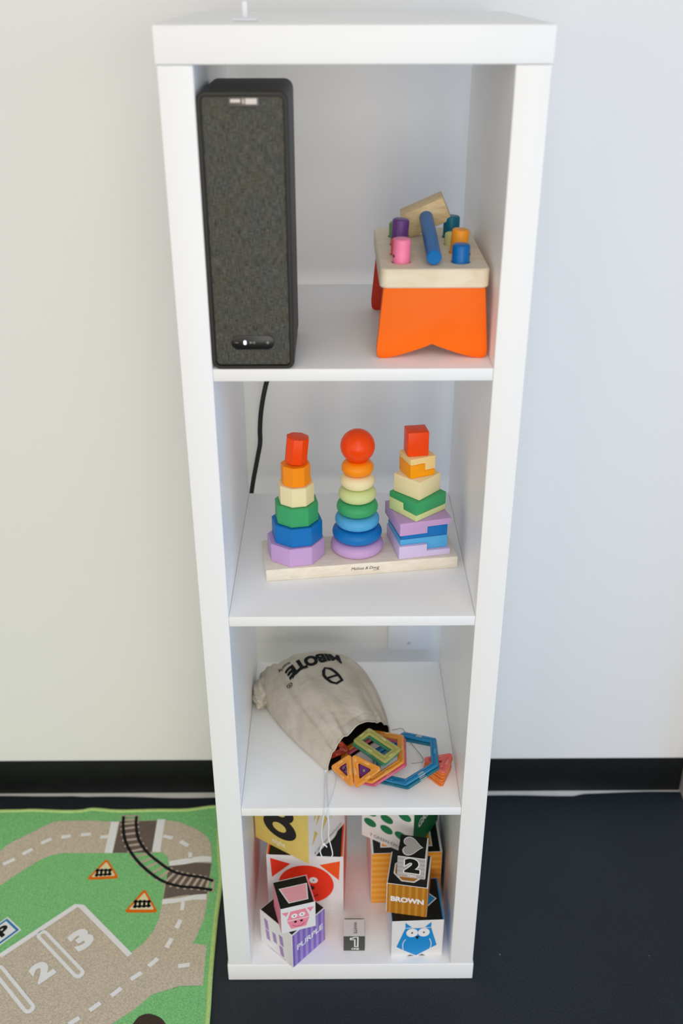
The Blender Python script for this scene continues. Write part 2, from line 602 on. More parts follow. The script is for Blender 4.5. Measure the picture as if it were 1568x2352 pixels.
PINE = wood_material('pale_pine', 'EFE4CF', 'E4D5B8', 3)
PINE2 = wood_material('hammer_pine', 'E2CDA3', 'CDB283', 6)
BASEWOOD = wood_material('basswood', 'EDE6D8', 'E2D8C5', 4)
def paint(name, h, rough=0.38, var=0.05):
    return mat(name, h, rough=rough, spec=0.25, var=var, vscale=900, bump=0.02, bscale=700)

PX, PY = 0.0965, 0.1470
PW, PD = 0.1295, 0.2205
PZ0, PZ1 = 1.1823, 1.2053
pegs = [  # name colour, x, y, exposed height, tilt, label
    ('pink', 'F786AE', .0585, .0716, .0285, 0.02, 'pink peg, front left in the pine pounding bench'),
    ('vermilion', 'F2431A', .0585, .1090, .0195, 0.0, 'orange red peg mostly hidden behind the pink peg in the bench'),
    ('purple', '6A4489', .0605, .1580, .0330, 0.06, 'purple peg in the left row of the pounding bench, behind the pink one'),
    ('green', '6F9A62', .0605, .2040, .0190, 0.0, 'green peg peeping out behind the purple peg'),
    ('blue', '0B6AB5', .1298, .0708, .0218, 0.0, 'bright blue peg, front right in the pine pounding bench'),
    ('orange', 'F8A12C', .1318, .1170, .0292, 0.07, 'yellow orange peg behind the bright blue peg in the bench'),
    ('lemon', 'DDDC97', .1295, .1600, .0150, 0.0, 'pale lemon peg mostly hidden behind the yellow orange peg'),
    ('teal', '17708A', .1312, .2005, .0275, 0.0, 'teal peg at the back right of the bench beside the hammer head'),
]
pb = thing('pounding_bench', 'pine pounding bench with orange legs on the top shelf', 'toy', (PX, PY, Z1 + .0003))
zo = Z1 + .0003
def plank_mesh():
    """plank with eight real round holes"""
    m = MB()
    z0, z1 = PZ0 - zo, PZ1 - zo
    holes = [(p[2] - PX, p[3] - PY) for p in pegs]
    HR = .0119
    b2 = bmesh.new()
    # top/bottom sheets with holes made by triangle fill of edge loops
    def ring(pts, z):
        vs = [b2.verts.new((px, py, z)) for px, py in pts]
        es = [b2.edges.new((vs[i], vs[(i + 1) % len(vs)])) for i in range(len(vs))]
        return vs, es
    bv = .0016
    out = rrect(PW, PD, .010, 6)
    out_in = rrect(PW - 2 * bv, PD - 2 * bv, .010 - bv, 6)
    circ = [[(hx + HR * cos(2 * pi * k / 28), hy + HR * sin(2 * pi * k / 28)) for k in range(28)] for hx, hy in holes]
    top_o, te = ring(out_in, z1)
    es = list(te); top_h = []
    for c in circ:
        v, e = ring(c, z1); top_h.append(v); es += e
    bmesh.ops.triangle_fill(b2, use_beauty=True, use_dissolve=False, edges=es)
    bot_o, be = ring(out_in, z0)
    es = list(be); bot_h = []
    for c in circ:
        v, e = ring(c, z0); bot_h.append(v); es += e
    bmesh.ops.triangle_fill(b2, use_beauty=True, use_dissolve=False, edges=es)
    o1 = [b2.verts.new((px, py, z1 - bv)) for px, py in out]
    o0 = [b2.verts.new((px, py, z0 + bv)) for px, py in out]
    n = len(out)
    for A, Bq in ((top_o, o1), (o1, o0), (o0, bot_o)):
        for i in range(n):
            b2.faces.new((A[i], A[(i + 1) % n], Bq[(i + 1) % n], Bq[i]))
    for A, Bq in zip(top_h, bot_h):
        for i in range(28):
            b2.faces.new((A[i], A[(i + 1) % 28], Bq[(i + 1) % 28], Bq[i]))
    bmesh.ops.recalc_face_normals(b2, faces=b2.faces)
    m.merge(b2, PINE)
    return m
plank_mesh().build('top_plank', pb)
ORANGE = paint('orange_paint', 'FF6E02', 0.5)
REDP = paint('red_paint', 'C8331C', 0.45)
def leg_outline():
    h = PZ0 - zo
    w0, w1 = .0605, .0672
    r = .006
    pts = [(-w0, h), (-w1 - .0002, .012)]
    pts += [(-w1 + r - r * cos(radians(a)), r - r * sin(radians(a)) ) for a in (15, 40, 65, 90)]
    # concave arch up to the middle point
    def arch(t):  # t 0..1 from foot to peak
        return (-w1 + .012 + (w1 - .012) * t, .0002 + .0172 * (t ** 1.25))
    pts += [(-w1 + .011, 0.0)] + [arch(t) for t in (.12, .25, .4, .55, .7, .82, .92)] + [(-.0025, .0170), (0, .0176)]
    pts += [(-px, pz) for px, pz in reversed(pts[:-1])]
    return pts
for (yc, mm, lab) in ((-PD / 2 + .0062, ORANGE, None), (PD / 2 - .014, REDP, 'dark red leg panel at the back')):
    m = MB()
    m.prism(leg_outline(), -.006, .006, mm, .0014, 2, Matrix.Translation((0, yc, 0)) @ RX)
    lg = m.build('leg', pb)
    if lab:
        lg['label'] = lab

HOLE = mat('peg_slot_black', '14141A', rough=0.8)
for (nm, hx, x, y, h, tilt, lab) in pegs:
    m = MB()
    r = .0107
    pm = paint('peg_' + nm, hx, 0.3, 0.03)
    prof = [(0, -.030)] + [(r - .002, -.030), (r, -.028), (r, h - .0032), (r - .0007, h - .0013), (r - .0022, h - .0003), (r - .0045, h), (0, h)]
    m.lathe(prof, pm, 40)
    side = 1 if x < .1 else (-1 if nm == 'teal' else 1)
    for (an, zz) in ((-.35, .010), ) if nm not in ('pink',) else ((pi + .5, .008), (pi + .4, -.001)):
        if nm == 'teal':
            an = -pi / 2 + .1
        if nm == 'lemon' or nm == 'green' or nm == 'vermilion':
            continue
        # a short bored pin hole in the side of the peg
        q = Matrix.Rotation(an, 4, 'Z') @ Matrix.Translation((r - .0003, 0, zz)) @ Matrix.Rotation(pi / 2, 4, 'Y')
        m.lathe([(0, .0006), (.0017, .0006), (.0017, 0)], HOLE, 16, q)
    o = m.build('peg', None, (x, y, PZ1), (0, tilt, 0))
    tag(o, lab, 'peg', 'pegs in the pounding bench')

# hammer lying on the bench
hd = Vector((0.0013, 0.1434, 0.0165)).normalized()
hr = Vector((1, 0, 0)); hr = (hr - hd * hr.dot(hd)).normalized()
hu = hr.cross(hd)
hm = thing('toy_hammer', 'wooden toy hammer with blue handle lying on the pounding bench', 'hammer', (0.0959, 0.0502, 1.2153))
Hrot = Matrix((hr, hd, hu)).transposed().to_4x4()     # local y runs from the handle end to the head
roll = Matrix.Rotation(-radians(24.3), 4, 'Y')
m = MB()
m.box(-.0296, .0290, .1434, .1710, -.0163, .0158, PINE2, .0012, 2, Hrot @ roll)
hdm = m.build('hammer_head', hm)
BLUEP = paint('blue_handle', '0E6FB8', 0.35)
m = MB()
m.lathe([(0, 0), (.0079, 0), (.0089, .0012), (.0089, .158), (0, .158)], BLUEP, 32, Hrot @ Matrix.Rotation(-pi / 2, 4, 'X'))
m.build('handle', hm)

# ------------------------------------------------------------------ shape stacker on the second shelf
BX, BY, BYAW, BW, BD, BH = .0117, .1517, .130, .2805, .0866, .0192
ZB = Z2 + .0003 + BH
st = thing('stacker_base', 'pale wooden base board of the shape stacking toy on the second shelf', 'toy', (BX, BY, Z2 + .0003), BYAW)
m = MB(); m.box(-BW / 2, BW / 2, -BD / 2, BD / 2, 0, BH, BASEWOOD, .0016, 2); m.build('board', st)
INKB = mat('print_brown', '3A2F28', rough=0.6)
m = MB()
vs, fs, wd = text_polys('Melissa & Doug', 0.0, 0.35)
hgt = .0415 / wd
for f in fs:
    m.face([(vs[i][0] * hgt, -.0002, vs[i][1] * hgt) for i in f], INKB)
m.face([(x, -.0002, z) for x, z in ((.012, -.0042), (.020, -.0035), (.0205, -.0031), (.012, -.0037))], INKB)
m.build('printed_name', st, (.0035, -BD / 2, BH / 2 + .0008), smooth=False)
def on_base(lx, ly=0.0):
    return (BX + lx * cos(BYAW) - ly * sin(BYAW), BY + lx * sin(BYAW) + ly * cos(BYAW))
POST = wood_material('post_wood', 'E0CFAE', 'D2BE98', 6)
posts = [(-.0925, 0.0018), (-.0023, 0.0), (.0885, -.002)]
for lx, ly in posts[:2]:
    m = MB(); m.lathe([(0, BH), (.0036, BH), (.0036, BH + .143), (.003, BH + .145), (0, BH + .145)], POST, 20, Matrix.Translation((lx, ly, 0)))
    m.build('post', st)

LILAC, BLU, GRN, CRM, ORG, RED = (paint('lilac_paint', 'C3A0D2'), paint('deep_blue_paint', '1173BF'), paint('green_paint', '3FA76B', var=0.10),
                                  paint('cream_paint', 'EFE3B4'), paint('amber_paint', 'FF9410'), paint('scarlet_paint', 'FA4A06', var=0.08))
LBLU, LGRN, PLIL, PYEL, AMB = (paint('sky_blue_paint', '52A9DF'), paint('pale_green_paint', 'CFDC9B'), paint('pale_lilac_paint', 'CFC1E6'),
                              paint('pale_yellow_paint', 'F5D693'), paint('amber2_paint', 'FFA200'))

def tube_prism(m, pts, z0, z1, mm, hole, bevel):
    """polygon prism with a post hole through it"""
    n = 24
    b2 = bmesh.new()
    def ring(p, z):
        v = [b2.verts.new((a, c, z)) for a, c in p]
        return v, [b2.edges.new((v[i], v[(i + 1) % len(v)])) for i in range(len(v))]
    inn = inset_poly(pts, bevel)
    circ = [(hole * cos(2 * pi * k / n), hole * sin(2 * pi * k / n)) for k in range(n)]
    lay = []
    for z in (z0, z1):
        o, e1 = ring(inn, z); h, e2 = ring(circ, z)
        bmesh.ops.triangle_fill(b2, use_beauty=True, use_dissolve=False, edges=e1 + e2)
        lay.append((o, h))
    mid = [[b2.verts.new((a, c, z)) for a, c in pts] for z in (z0 + bevel, z1 - bevel)]
    k = len(pts)
    for A, Bq in ((lay[0][0], mid[0]), (mid[0], mid[1]), (mid[1], lay[1][0])):
        for i in range(k):
            b2.faces.new((A[i], A[(i + 1) % k], Bq[(i + 1) % k], Bq[i]))
    for i in range(n):
        b2.faces.new((lay[0][1][i], lay[0][1][(i + 1) % n], lay[1][1][(i + 1) % n], lay[1][1][i]))
    bmesh.ops.recalc_face_normals(b2, faces=b2.faces)
    m.merge(b2, mm)

def soft(pts, r=.0012):
    return round_poly(pts, r, 3)
HP = .0048
lx, ly = on_base(*posts[0])
hO = .0292
for i, (R, yaw, mm, col) in enumerate(((.0423, -.169, LILAC, 'lilac'), (.0372, -.163, BLU, 'blue'), (.0318, -.20, GRN, 'green'),
                                       (.0262, -.187, CRM, 'cream'), (.0212, -.15, ORG, 'orange'))):
    m = MB()
    tube_prism(m, soft(ngon(8, R)), 0, hO - .0002, mm, .0080, .0009)
    where = ('lowest of its stack on the pale base', 'second from the bottom', 'third from the bottom', 'fourth from the bottom', 'right below the red top piece')[i]
    tag(m.build('octagon_block', None, (lx + (.0024 if i else 0), ly - .0022, ZB + .0002 + i * hO), (0, 0, yaw)),
        f'{col} octagonal stacking block, {where}', 'block', 'octagonal stacking blocks')
m = MB(); m.prism(soft(ngon(8, .0162), .001), 0, .0368, RED, .0009, 2)
tag(m.build('octagon_block', None, (lx + .0030, ly - .0022, ZB + 5 * hO + .0032), (radians(-3), radians(5.0), -.3)),
    'tall red octagonal stacking block tilted on top of the left stack', 'block', 'octagonal stacking blocks')

rx, ry = on_base(*posts[1])
ring_h = .02065
def torus_mesh(R, h, mm):
    m = MB()
    a = min(.0125, R - HP - .001)
    prof = []
    for k in range(19):
        t = -pi / 2 + pi * k / 18
        prof.append((R - a + a * (abs(cos(t)) ** .8), h / 2 + h / 2 * sin(t)))
    prof = [(HP, .0004)] + prof + [(HP, h - .0004)]
    m.lathe(prof + [prof[0]], mm, 56)
    return m
rings = [(.0386, LILAC, 'lilac'), (.0362, BLU, 'deep blue'), (.0322, LBLU, 'sky blue'), (.0299, GRN, 'green'), (.0271, LGRN, 'pale green'),
         (.0247, CRM, 'cream'), (.0229, ORG, 'orange')]
pos_word = ['at the bottom of the ring tower', 'just above the lilac ring', 'third from the bottom of the ring tower', 'between sky blue and pale green rings',
            'between green and cream rings', 'just below the orange ring', 'right under the red ball']
for i, (R, mm, col) in enumerate(rings):
    o = torus_mesh(R, ring_h - .0002, mm).build('stacking_ring', None, (rx, ry - .0008, ZB + .0002 + i * ring_h), sharp=1.2)
    tag(o, f'{col} rounded wooden ring {pos_word[i]}', 'ring', 'rings of the middle stack')
m = MB()
BR = .0244
prof = [(HP, BR - BR * sin(radians(64)))] + [(BR * cos(t), BR + BR * sin(t)) for t in [(-64 + 154 * k / 30) * pi / 180 for k in range(31)]]
prof[-1] = (0, 2 * BR)
m.lathe(prof, paint('ball_paint', 'F94A08', 0.28, 0.08), 64)
tag(m.build('ball_topper', None, (rx, ry - .0008, ZB + 7 * ring_h + .0004 - BR * (1 - sin(radians(64))))), 'glossy red orange ball on top of the ring tower', 'ball')

# right stack: interlocking stepped squares
def step_piece(w, d, yaw, loc, lo, mm, label, tall, thin, split, face_x=True, up=True, bevel=.0012):
    """one half of an interlocking pair: tall on one part of its width, thin on the rest.
    up=True: flat below and stepped on top; up=False: stepped below and flat on top"""
    m = MB()
    H = tall + thin
    if up:
        prof = [(-w / 2, 0), (w / 2, 0), (w / 2, lo[1]), (split, lo[1]), (split, lo[0]), (-w / 2, lo[0])]
    else:
        prof = [(-w / 2, lo[0]), (split, lo[0]), (split, lo[1]), (w / 2, lo[1]), (w / 2, H), (-w / 2, H)]
    xf = Matrix.Translation((0, 0, 0)) @ RX
    if not face_x:
        xf = Matrix.Rotation(pi / 2, 4, 'Z') @ RX
    m.prism(prof, -d / 2, d / 2, mm, bevel, 2, xf)
    return tag(m.build('step_block', None, loc, (0, 0, yaw)), label, 'block', 'interlocking stepped blocks')

z = ZB + .0003
H = .0302
GAP = .0003
step_piece(.0772, .0750, .197, (.1000, .1622, z), (.0208, .0100), PLIL, 'pale lilac stepped block, lowest of the right stack on the base', .0202, .0100, .0035)
step_piece(.0715, .0660, .225, (.0985, .1620, z), (.0208 + GAP, .0100 + GAP), LBLU, 'sky blue stepped block keyed into the pale lilac block', .0202, .0100, .0035, up=False)
z += H + .0004
step_piece(.0700, .0660, .240, (.0985, .1622, z), (.0092, .0196), BLU, 'deep blue stepped block below the lilac cap piece', .0196, .0104, .0030)
step_piece(.0774, .0757, .246, (.0981, .1606, z), (.0092 + GAP, .0196 + GAP), LILAC, 'lilac stepped block overhanging the deep blue one', .0196, .0104, .0030, up=False)
z += .0304
step_piece(.0563, .0602, .706 - pi / 2, (.0971, .1605, z), (.0198, .0095), LGRN, 'pale green stepped block under the green one', .0195, .0095, .0010, face_x=True)
step_piece(.0563, .0602, .706 - pi / 2, (.0971, .1605, z), (.0198 + GAP, .0095 + GAP), GRN, 'green stepped block keyed into the pale green one', .0195, .0095, .0010, face_x=True, up=False)
z += .0294
m = MB(); m.box(-.0239, .0239, -.0241, .0241, 0, .0285, CRM, .0014, 2)
tag(m.build('square_block', None, (.0956, .1622, z), (0, 0, .816)), 'plain cream square block turned cornerwise in the right stack', 'block')
z += .0288
step_piece(.0395, .0368, .401, (.0948, .1643, z), (.0200, .0092), AMB, 'amber stepped block under the pale yellow one', .0196, .0106, .0035)
step_piece(.0395, .0368, .401, (.0948, .1643, z), (.0200 + GAP, .0092 + GAP), PYEL, 'pale yellow stepped block keyed into the amber one', .0196, .0106, .0035, up=False)
z += .0306
m = MB(); m.box(-.0150, .0150, -.0142, .0142, 0, .0362, RED, .0010, 2)
tag(m.build('square_block', None, (.0926, .1646, z), (0, 0, .146)), 'tall red block standing on top of the right stack', 'block')

# ------------------------------------------------------------------ drawstring bag with magnetic tiles on the third shelf
def cloth_material():
    m = bpy.data.materials.new('cotton_cloth')
    m.use_nodes = True
    nt = m.node_tree
    b = nt.nodes['Principled BSDF']
    b.inputs['Roughness'].default_value = 0.95
    b.inputs['Specular IOR Level'].default_value = 0.1
    tc = nt.nodes.new('ShaderNodeTexCoord')
    n = nt.nodes.new('ShaderNodeTexNoise'); n.inputs['Scale'].default_value = 30; n.inputs['Detail'].default_value = 6
    nt.links.new(tc.outputs['Object'], n.inputs['Vector'])
    r = nt.nodes.new('ShaderNodeValToRGB')
    r.color_ramp.elements[0].position = 0.3; r.color_ramp.elements[1].position = 0.7
    r.color_ramp.elements[0].color = (*lin('BDB3A3'), 1); r.color_ramp.elements[1].color = (*lin('CFC8BC'), 1)
    nt.links.new(n.outputs['Fac'], r.inputs['Fac']); nt.links.new(r.outputs['Color'], b.inputs['Base Color'])
    n2 = nt.nodes.new('ShaderNodeTexNoise'); n2.inputs['Scale'].default_value = 700; n2.inputs['Detail'].default_value = 2
    n3 = nt.nodes.new('ShaderNodeTexNoise'); n3.inputs['Scale'].default_value = 26; n3.inputs['Detail'].default_value = 4; n3.inputs['Distortion'].default_value = 1.2
    for k in (n2, n3):
        nt.links.new(tc.outputs['Object'], k.inputs['Vector'])
    ad = nt.nodes.new('ShaderNodeMath'); ad.operation = 'MULTIPLY_ADD'; ad.inputs[1].default_value = 8.0
    nt.links.new(n3.outputs['Fac'], ad.inputs[0]); nt.links.new(n2.outputs['Fac'], ad.inputs[2])
    bp = nt.nodes.new('ShaderNodeBump'); bp.inputs['Strength'].default_value = 0.35; bp.inputs['Distance'].default_value = 0.0012
    nt.links.new(ad.outputs[0], bp.inputs['Height']); nt.links.new(bp.outputs['Normal'], b.inputs['Normal'])
    return m
CLOTH = cloth_material()
INSIDE_SHADE = mat('inside_shade', '2A2422', rough=0.95, spec=0.1)  # dark colour stands in for shade and tiles inside the bag

# stations from the mouth to the closed end: left foot, right foot, height
STN = [((-.036, .076), (.066, .170), .056), ((-.060, .106), (.064, .188), .066), ((-.088, .142), (.060, .214), .072), ((-.120, .190), (.050, .258), .076),
       ((-.145, .240), (.034, .306), .072), ((-.157, .286), (.012, .342), .058), ((-.160, .318), (-.010, .366), .030), ((-.158, .330), (-.016, .372), .006)]
def catmull(vals, t):
    n = len(vals) - 1
    f = min(max(t, 0), .99999) * n
    i = int(f); u = f - i
    p1, p2 = vals[i], vals[i + 1]
    p0 = vals[i - 1] if i > 0 else 2 * p1 - p2
    p3 = vals[i + 2] if i + 2 <= n else 2 * p2 - p1
    return .5 * (2 * p1 + (p2 - p0) * u + (2 * p0 - 5 * p1 + 4 * p2 - p3) * u * u + (3 * p1 - p0 - 3 * p2 + p3) * u ** 3)
LX = [s[0][0] for s in STN]; LY = [s[0][1] for s in STN]; RX_ = [s[1][0] for s in STN]; RY = [s[1][1] for s in STN]; HH = [s[2] for s in STN]
def bag_point(t, ph, shrink=0.0):
    l = Vector((catmull(LX, t), catmull(LY, t))); r = Vector((catmull(RX_, t), catmull(RY, t)))
    h = catmull(HH, t)
    c = (l + r) / 2; hv = (r - l) / 2
    co, si = cos(ph), sin(ph)
    if si >= 0:
        x = co
        z = h * (si ** .78) * (1 - .0 * co)
        # the mouth sags to its left, the cloth leans towards the right
        z *= 1 - .34 * max(co, 0) ** 1.3 * (1 - .5 * t) + .10 * max(-co, 0) * (1 - t)
    else:
        x = co
        z = -.0 + .0025 * si
    p = c + hv * x * (1 - shrink)
    z = .0035 + z * (1 - shrink)
    q = Vector((p.x, p.y, z))
    # folds: long soft creases running along the bag plus gathers behind the mouth
    if si > 0:
        amp = .0042 * si
        q.z += amp * (sin(9 * ph + 6 * t + 1.5 * sin(7 * t)) * .5 + noise.noise(Vector((co * 3.2, t * 5.5, 1.7))) * 1.2)
        if co < -.15:
            q.z += -.0045 * si * max(0, -co - .15) * (1 + sin(26 * ph + 10 * t))
        if co > .55:
            q.z += .003 * si * sin(18 * ph - 9 * t)
    g = math.exp(-((t - .03) / .05) ** 2)
    q.z += g * .0012 * sin(64 * ph) * max(si, 0)
    q.x += g * .0008 * sin(57 * ph)
    seam = math.exp(-((t - .085) / .010) ** 2)
    q.z -= seam * .0012 * max(si, 0)
    return q

bag = thing('drawstring_bag', 'beige cotton drawstring bag lying open on the third shelf', 'bag', (0, 0, Z3 + .0004))
NT, NP = 90, 144
def bag_shell(shrink, mm, t1=1.0):
    m = MB()
    rows = []
    for i in range(NT + 1):
        t = t1 * i / NT
        rows.append([m.bm.verts.new(bag_point(t, 2 * pi * k / NP, shrink)) for k in range(NP)])
    mi = m.mi(mm)
    for i in range(NT):
        for k in range(NP):
            f = m.bm.faces.new((rows[i][k], rows[i][(k + 1) % NP], rows[i + 1][(k + 1) % NP], rows[i + 1][k]))
            f.material_index = mi
    f = m.bm.faces.new(rows[-1]); f.material_index = mi
    return m, rows
mbag, rows = bag_shell(0.0, CLOTH)
# bottom corner of the bag, folded out against the side of the unit
b2 = bmesh.new()
bmesh.ops.create_icosphere(b2, subdivisions=4, radius=1.0)
for v in b2.verts:
    d = v.co.copy()
    wob = 1 + .22 * noise.noise(d * 1.9 + Vector((3, 1, 2))) + .10 * sin(d.z * 9 + d.x * 5) + .05 * sin(d.y * 23 + d.z * 11)
    v.co = Vector((-.1520 + d.x * .0150 * wob, .256 + d.y * .030 * wob + d.z * .006, .0185 + d.z * .0172 * wob))
    v.co.x = max(v.co.x, -.1668)
    v.co.z = max(v.co.z, .0012)
bmesh.ops.recalc_face_normals(b2, faces=b2.faces)
mbag.merge(b2, CLOTH)
bvh_bm = mbag.bm.copy()
bvh_bm.normal_update()
BAGBVH = BVHTree.FromBMesh(bvh_bm)
bvh_bm.free()
body = mbag.build('bag_body', bag, sharp=3.0)
ml, _ = bag_shell(.035, INSIDE_SHADE, .93)
bl = ml.build('shaded_inside', bag, sharp=3.0); bl['label'] = 'inside of the bag, coloured dark for shade'
# turned rim of the mouth
m = MB(); m.tube([bag_point(0.0, 2 * pi * k / 72) for k in range(72)], .0013, CLOTH, 8, 2, close=True); m.build('rim', bag, sharp=3.0)

# printing on the bag, laid onto the cloth
INK = mat('bag_print', '1D2124', rough=0.9, spec=0.1)
def drape(m, polys, origin, ex, ey, lift=.0006):
    """2D polygons -> cloth surface; origin/ex/ey in the shelf plane"""
    for p in polys:
        out = []
        for (a, c) in p:
            xy = Vector(origin) + Vector(ex) * a + Vector(ey) * c
            hit = BAGBVH.ray_cast(Vector((xy.x, xy.y, .3)), Vector((0, 0, -1)))
            if hit[0] is None:
                out = None
                break
            out.append(hit[0] + Vector((0, 0, lift)))
        if out:
            m.face(out, INK)
def subdiv_text(s, bold):
    vs, fs, wd = text_polys(s, bold)
    b3 = bmesh.new()
    V = [b3.verts.new((a, c, 0)) for a, c in vs]
    for f in fs:
        try:
            b3.faces.new([V[i] for i in f])
        except ValueError:
            pass
    bmesh.ops.triangulate(b3, faces=b3.faces)
    for _ in range(2):
        es = [e for e in b3.edges if e.calc_length() > .22]
        if es:
            bmesh.ops.subdivide_edges(b3, edges=es, cuts=1, use_grid_fill=False)
            bmesh.ops.triangulate(b3, faces=b3.faces)
    polys = [[(v.co.x, v.co.y) for v in f.verts] for f in b3.faces]
    b3.free()
    return polys, wd
m = MB()

def spread(a, b_, c):
    """quadratic through three points at x = -1, 0, 1"""
    a, b_, c = Vector(a), Vector(b_), Vector(c)
    return lambda x: a * (x * (x - 1) / 2) + b_ * (1 - x * x) + c * (x * (x + 1) / 2)
line = spread((-.0146, .2939), (-.0600, .2785), (-.1048, .2439))
upv = spread((.0021, -.0175), (.0043, -.0140), (.0047, -.0126))
polys, wd = subdiv_text('MIBOTE', .06)
def put(polys, fn):
    for p in polys:
        out = []
        for (a, c) in p:
            xy = fn(a, c)
            hit = BAGBVH.ray_cast(Vector((xy.x, xy.y, .3)), Vector((0, 0, -1)))
            if hit[0] is None:
                out = None
                break
            out.append(hit[0] + hit[1] * (.0008 if hit[1].z > 0 else -.0008))
        if out:
            m.face(out, INK)
put(polys, lambda a, c: line(a / (wd / 2)) + upv(a / (wd / 2)) * (c * 2.35))
# accent stroke between the last two letters
q = [(1.02, .15), (1.10, .95), (.93, .55)]
put([[(a, c) for a, c in q]], lambda a, c: line(a - .16) + upv(a) * (c * 2) * .8)
def flat(pts, w, close):
    out = []
    for qd in stroke(pts, w, close):
        a, b_, c, d = qd
        for k in range(4):
            t0, t1 = k / 4, (k + 1) / 4
            out.append([tuple(a.lerp(b_, t0)), tuple(a.lerp(b_, t1)), tuple(d.lerp(c, t1)), tuple(d.lerp(c, t0))])
    return out
idn = lambda a, c: Vector((a, c))
logo = [(-.0414, .2496), (-.0318, .2455), (-.024, .2361), (-.0184, .2273), (-.0125, .2154), (-.0219, .2061), (-.0309, .21), (-.0394, .2203), (-.0432, .2288), (-.0435, .2404)]
put(flat(logo, .0054, True), idn)
put(flat([(-.0385, .2195), (-.0282, .2241), (-.0180, .2283)], .0052, False), idn)
rc = Vector((-.1007, .2194))
put(flat([(rc.x + .0044 * cos(2 * pi * k / 16), rc.y + .0050 * sin(2 * pi * k / 16)) for k in range(16)], .0012, True), idn)
exs = Vector((-.0168, -.0070)).normalized(); eys = Vector((.0025, -.0126)).normalized()
pr, wr = subdiv_text('R', .03)
put(pr, lambda a, c: rc + exs * a * .0048 + eys * c * .0048)
ps, wsm = subdiv_text('world', .015)
s0, s1 = Vector((-.1010, .2790)), Vector((-.1215, .2700))
put(ps, lambda a, c: (s0 + s1) / 2 + (s1 - s0) * (a / wsm) + Vector((.003, -.0105)) * c)

m.build('bag_print', bag, smooth=False)

WHITECORD = mat('white_cord', 'E9ECF2', rough=0.7, bump=0.2, bscale=1500)
m = MB()
zc = .0014
m.tube([(-.0385, .0775, .006), (-.0408, .0762, zc), (-.0410, .0377, zc), (-.0412, .0040, zc + .0002), (-.0413, -.0002, zc + .0004), (-.0416, -.0022, -.003), (-.0418, -.0030, -.012), (-.0432, -.0034, -.0180), (-.0446, -.0036, -.034),
        (-.0456, -.004, -.0493), (-.0446, -.004, -.061), (-.0429, -.0042, -.0700)], .00085, WHITECORD, 8, 8)
m.tube([(-.0372, .0785, .006), (-.0385, .0740, zc), (-.0371, .0330, zc), (-.0352, .0040, zc + .0004), (-.0352, -.0002, zc + .0006), (-.0354, -.0022, -.003), (-.0356, -.0030, -.012), (-.0351, -.0036, -.0178), (-.0342, -.004, -.0327),
        (-.0348, -.004, -.0536), (-.0319, -.004, -.0713), (-.0291, -.004, -.0880), (-.0298, -.004, -.0960), (-.0345, -.004, -.1010), (-.0400, -.004, -.1015), (-.0455, -.004, -.0965), (-.0480, -.004, -.0850), (-.0455, -.0042, -.0740), (-.0429, -.0044, -.0700)],
       .00105, WHITECORD, 8, 8)
m.tube([(-.0445, -.0048, -.0690), (-.0420, -.0056, -.0672), (-.0408, -.0046, -.0695), (-.0425, -.0036, -.0720), (-.0444, -.0050, -.0712), (-.0425, -.0058, -.0698), (-.0390, -.0044, -.0735), (-.0378, -.0042, -.0765)], .0012, WHITECORD, 8, 6)
m.tube([(-.0300, .076, .006), (-.0240, .0640, zc), (-.0260, .0400, zc), (-.0325, .0099, zc), (-.0352, .0022, zc)], .0007, WHITECORD, 8, 8)
dc = m.build('drawcord', bag, sharp=3.0); dc['label'] = 'thin white cord hanging over the shelf edge'
GREYC = mat('grey_cord', 'A9A49C', rough=0.8)
m = MB(); m.tube([(.070, .172, .006), (.0880, .1810, zc), (.0935, .1640, zc), (.0990, .1480, zc), (.1080, .1290, zc), (.1166, .1105, zc), (.1170, .1010, zc), (.1100, .0985, zc), (.0975, .0965, zc)], .0006, GREYC, 8, 8)
dc2 = m.build('drawcord', bag, sharp=3.0); dc2['label'] = 'thin grey cord loop beside the tiles'

# ------------------------------------------------------------------ magnetic tiles
def plastic(name, h, trans=0.35):
    return mat(name, h, rough=0.18, spec=0.5, trans=trans, coat=0.3)
TP = {'blue': plastic('blue_plastic', '1493CF'), 'teal': plastic('teal_plastic', '18809B'), 'orange': plastic('orange_plastic', 'FFAE3A'), 'pink': plastic('pink_plastic', 'E86A8C'),
      'rose': plastic('rose_plastic', 'FF7A72'), 'olive': plastic('olive_plastic', 'C6C46C'), 'green': plastic('green_plastic', '3C9E78'), 'purple': plastic('purple_plastic', '74297E'),
      'tang': plastic('tangerine_plastic', 'FF8A2C'), 'red': plastic('red_plastic', 'C63A16')}
CLEAR = mat('clear_rivet', 'DDE3E6', rough=0.15, trans=0.5)
PALE = {k: mat('pale_' + k, v, rough=0.2, trans=0.3) for k, v in dict(blue='3AA9DC', teal='3A98AE', orange='FFBE62', pink='F0909F', rose='FF9C8C', olive='D8D68C', green='68B898', purple='8C4A98', tang='FFA452', red='DB5A30').items()}

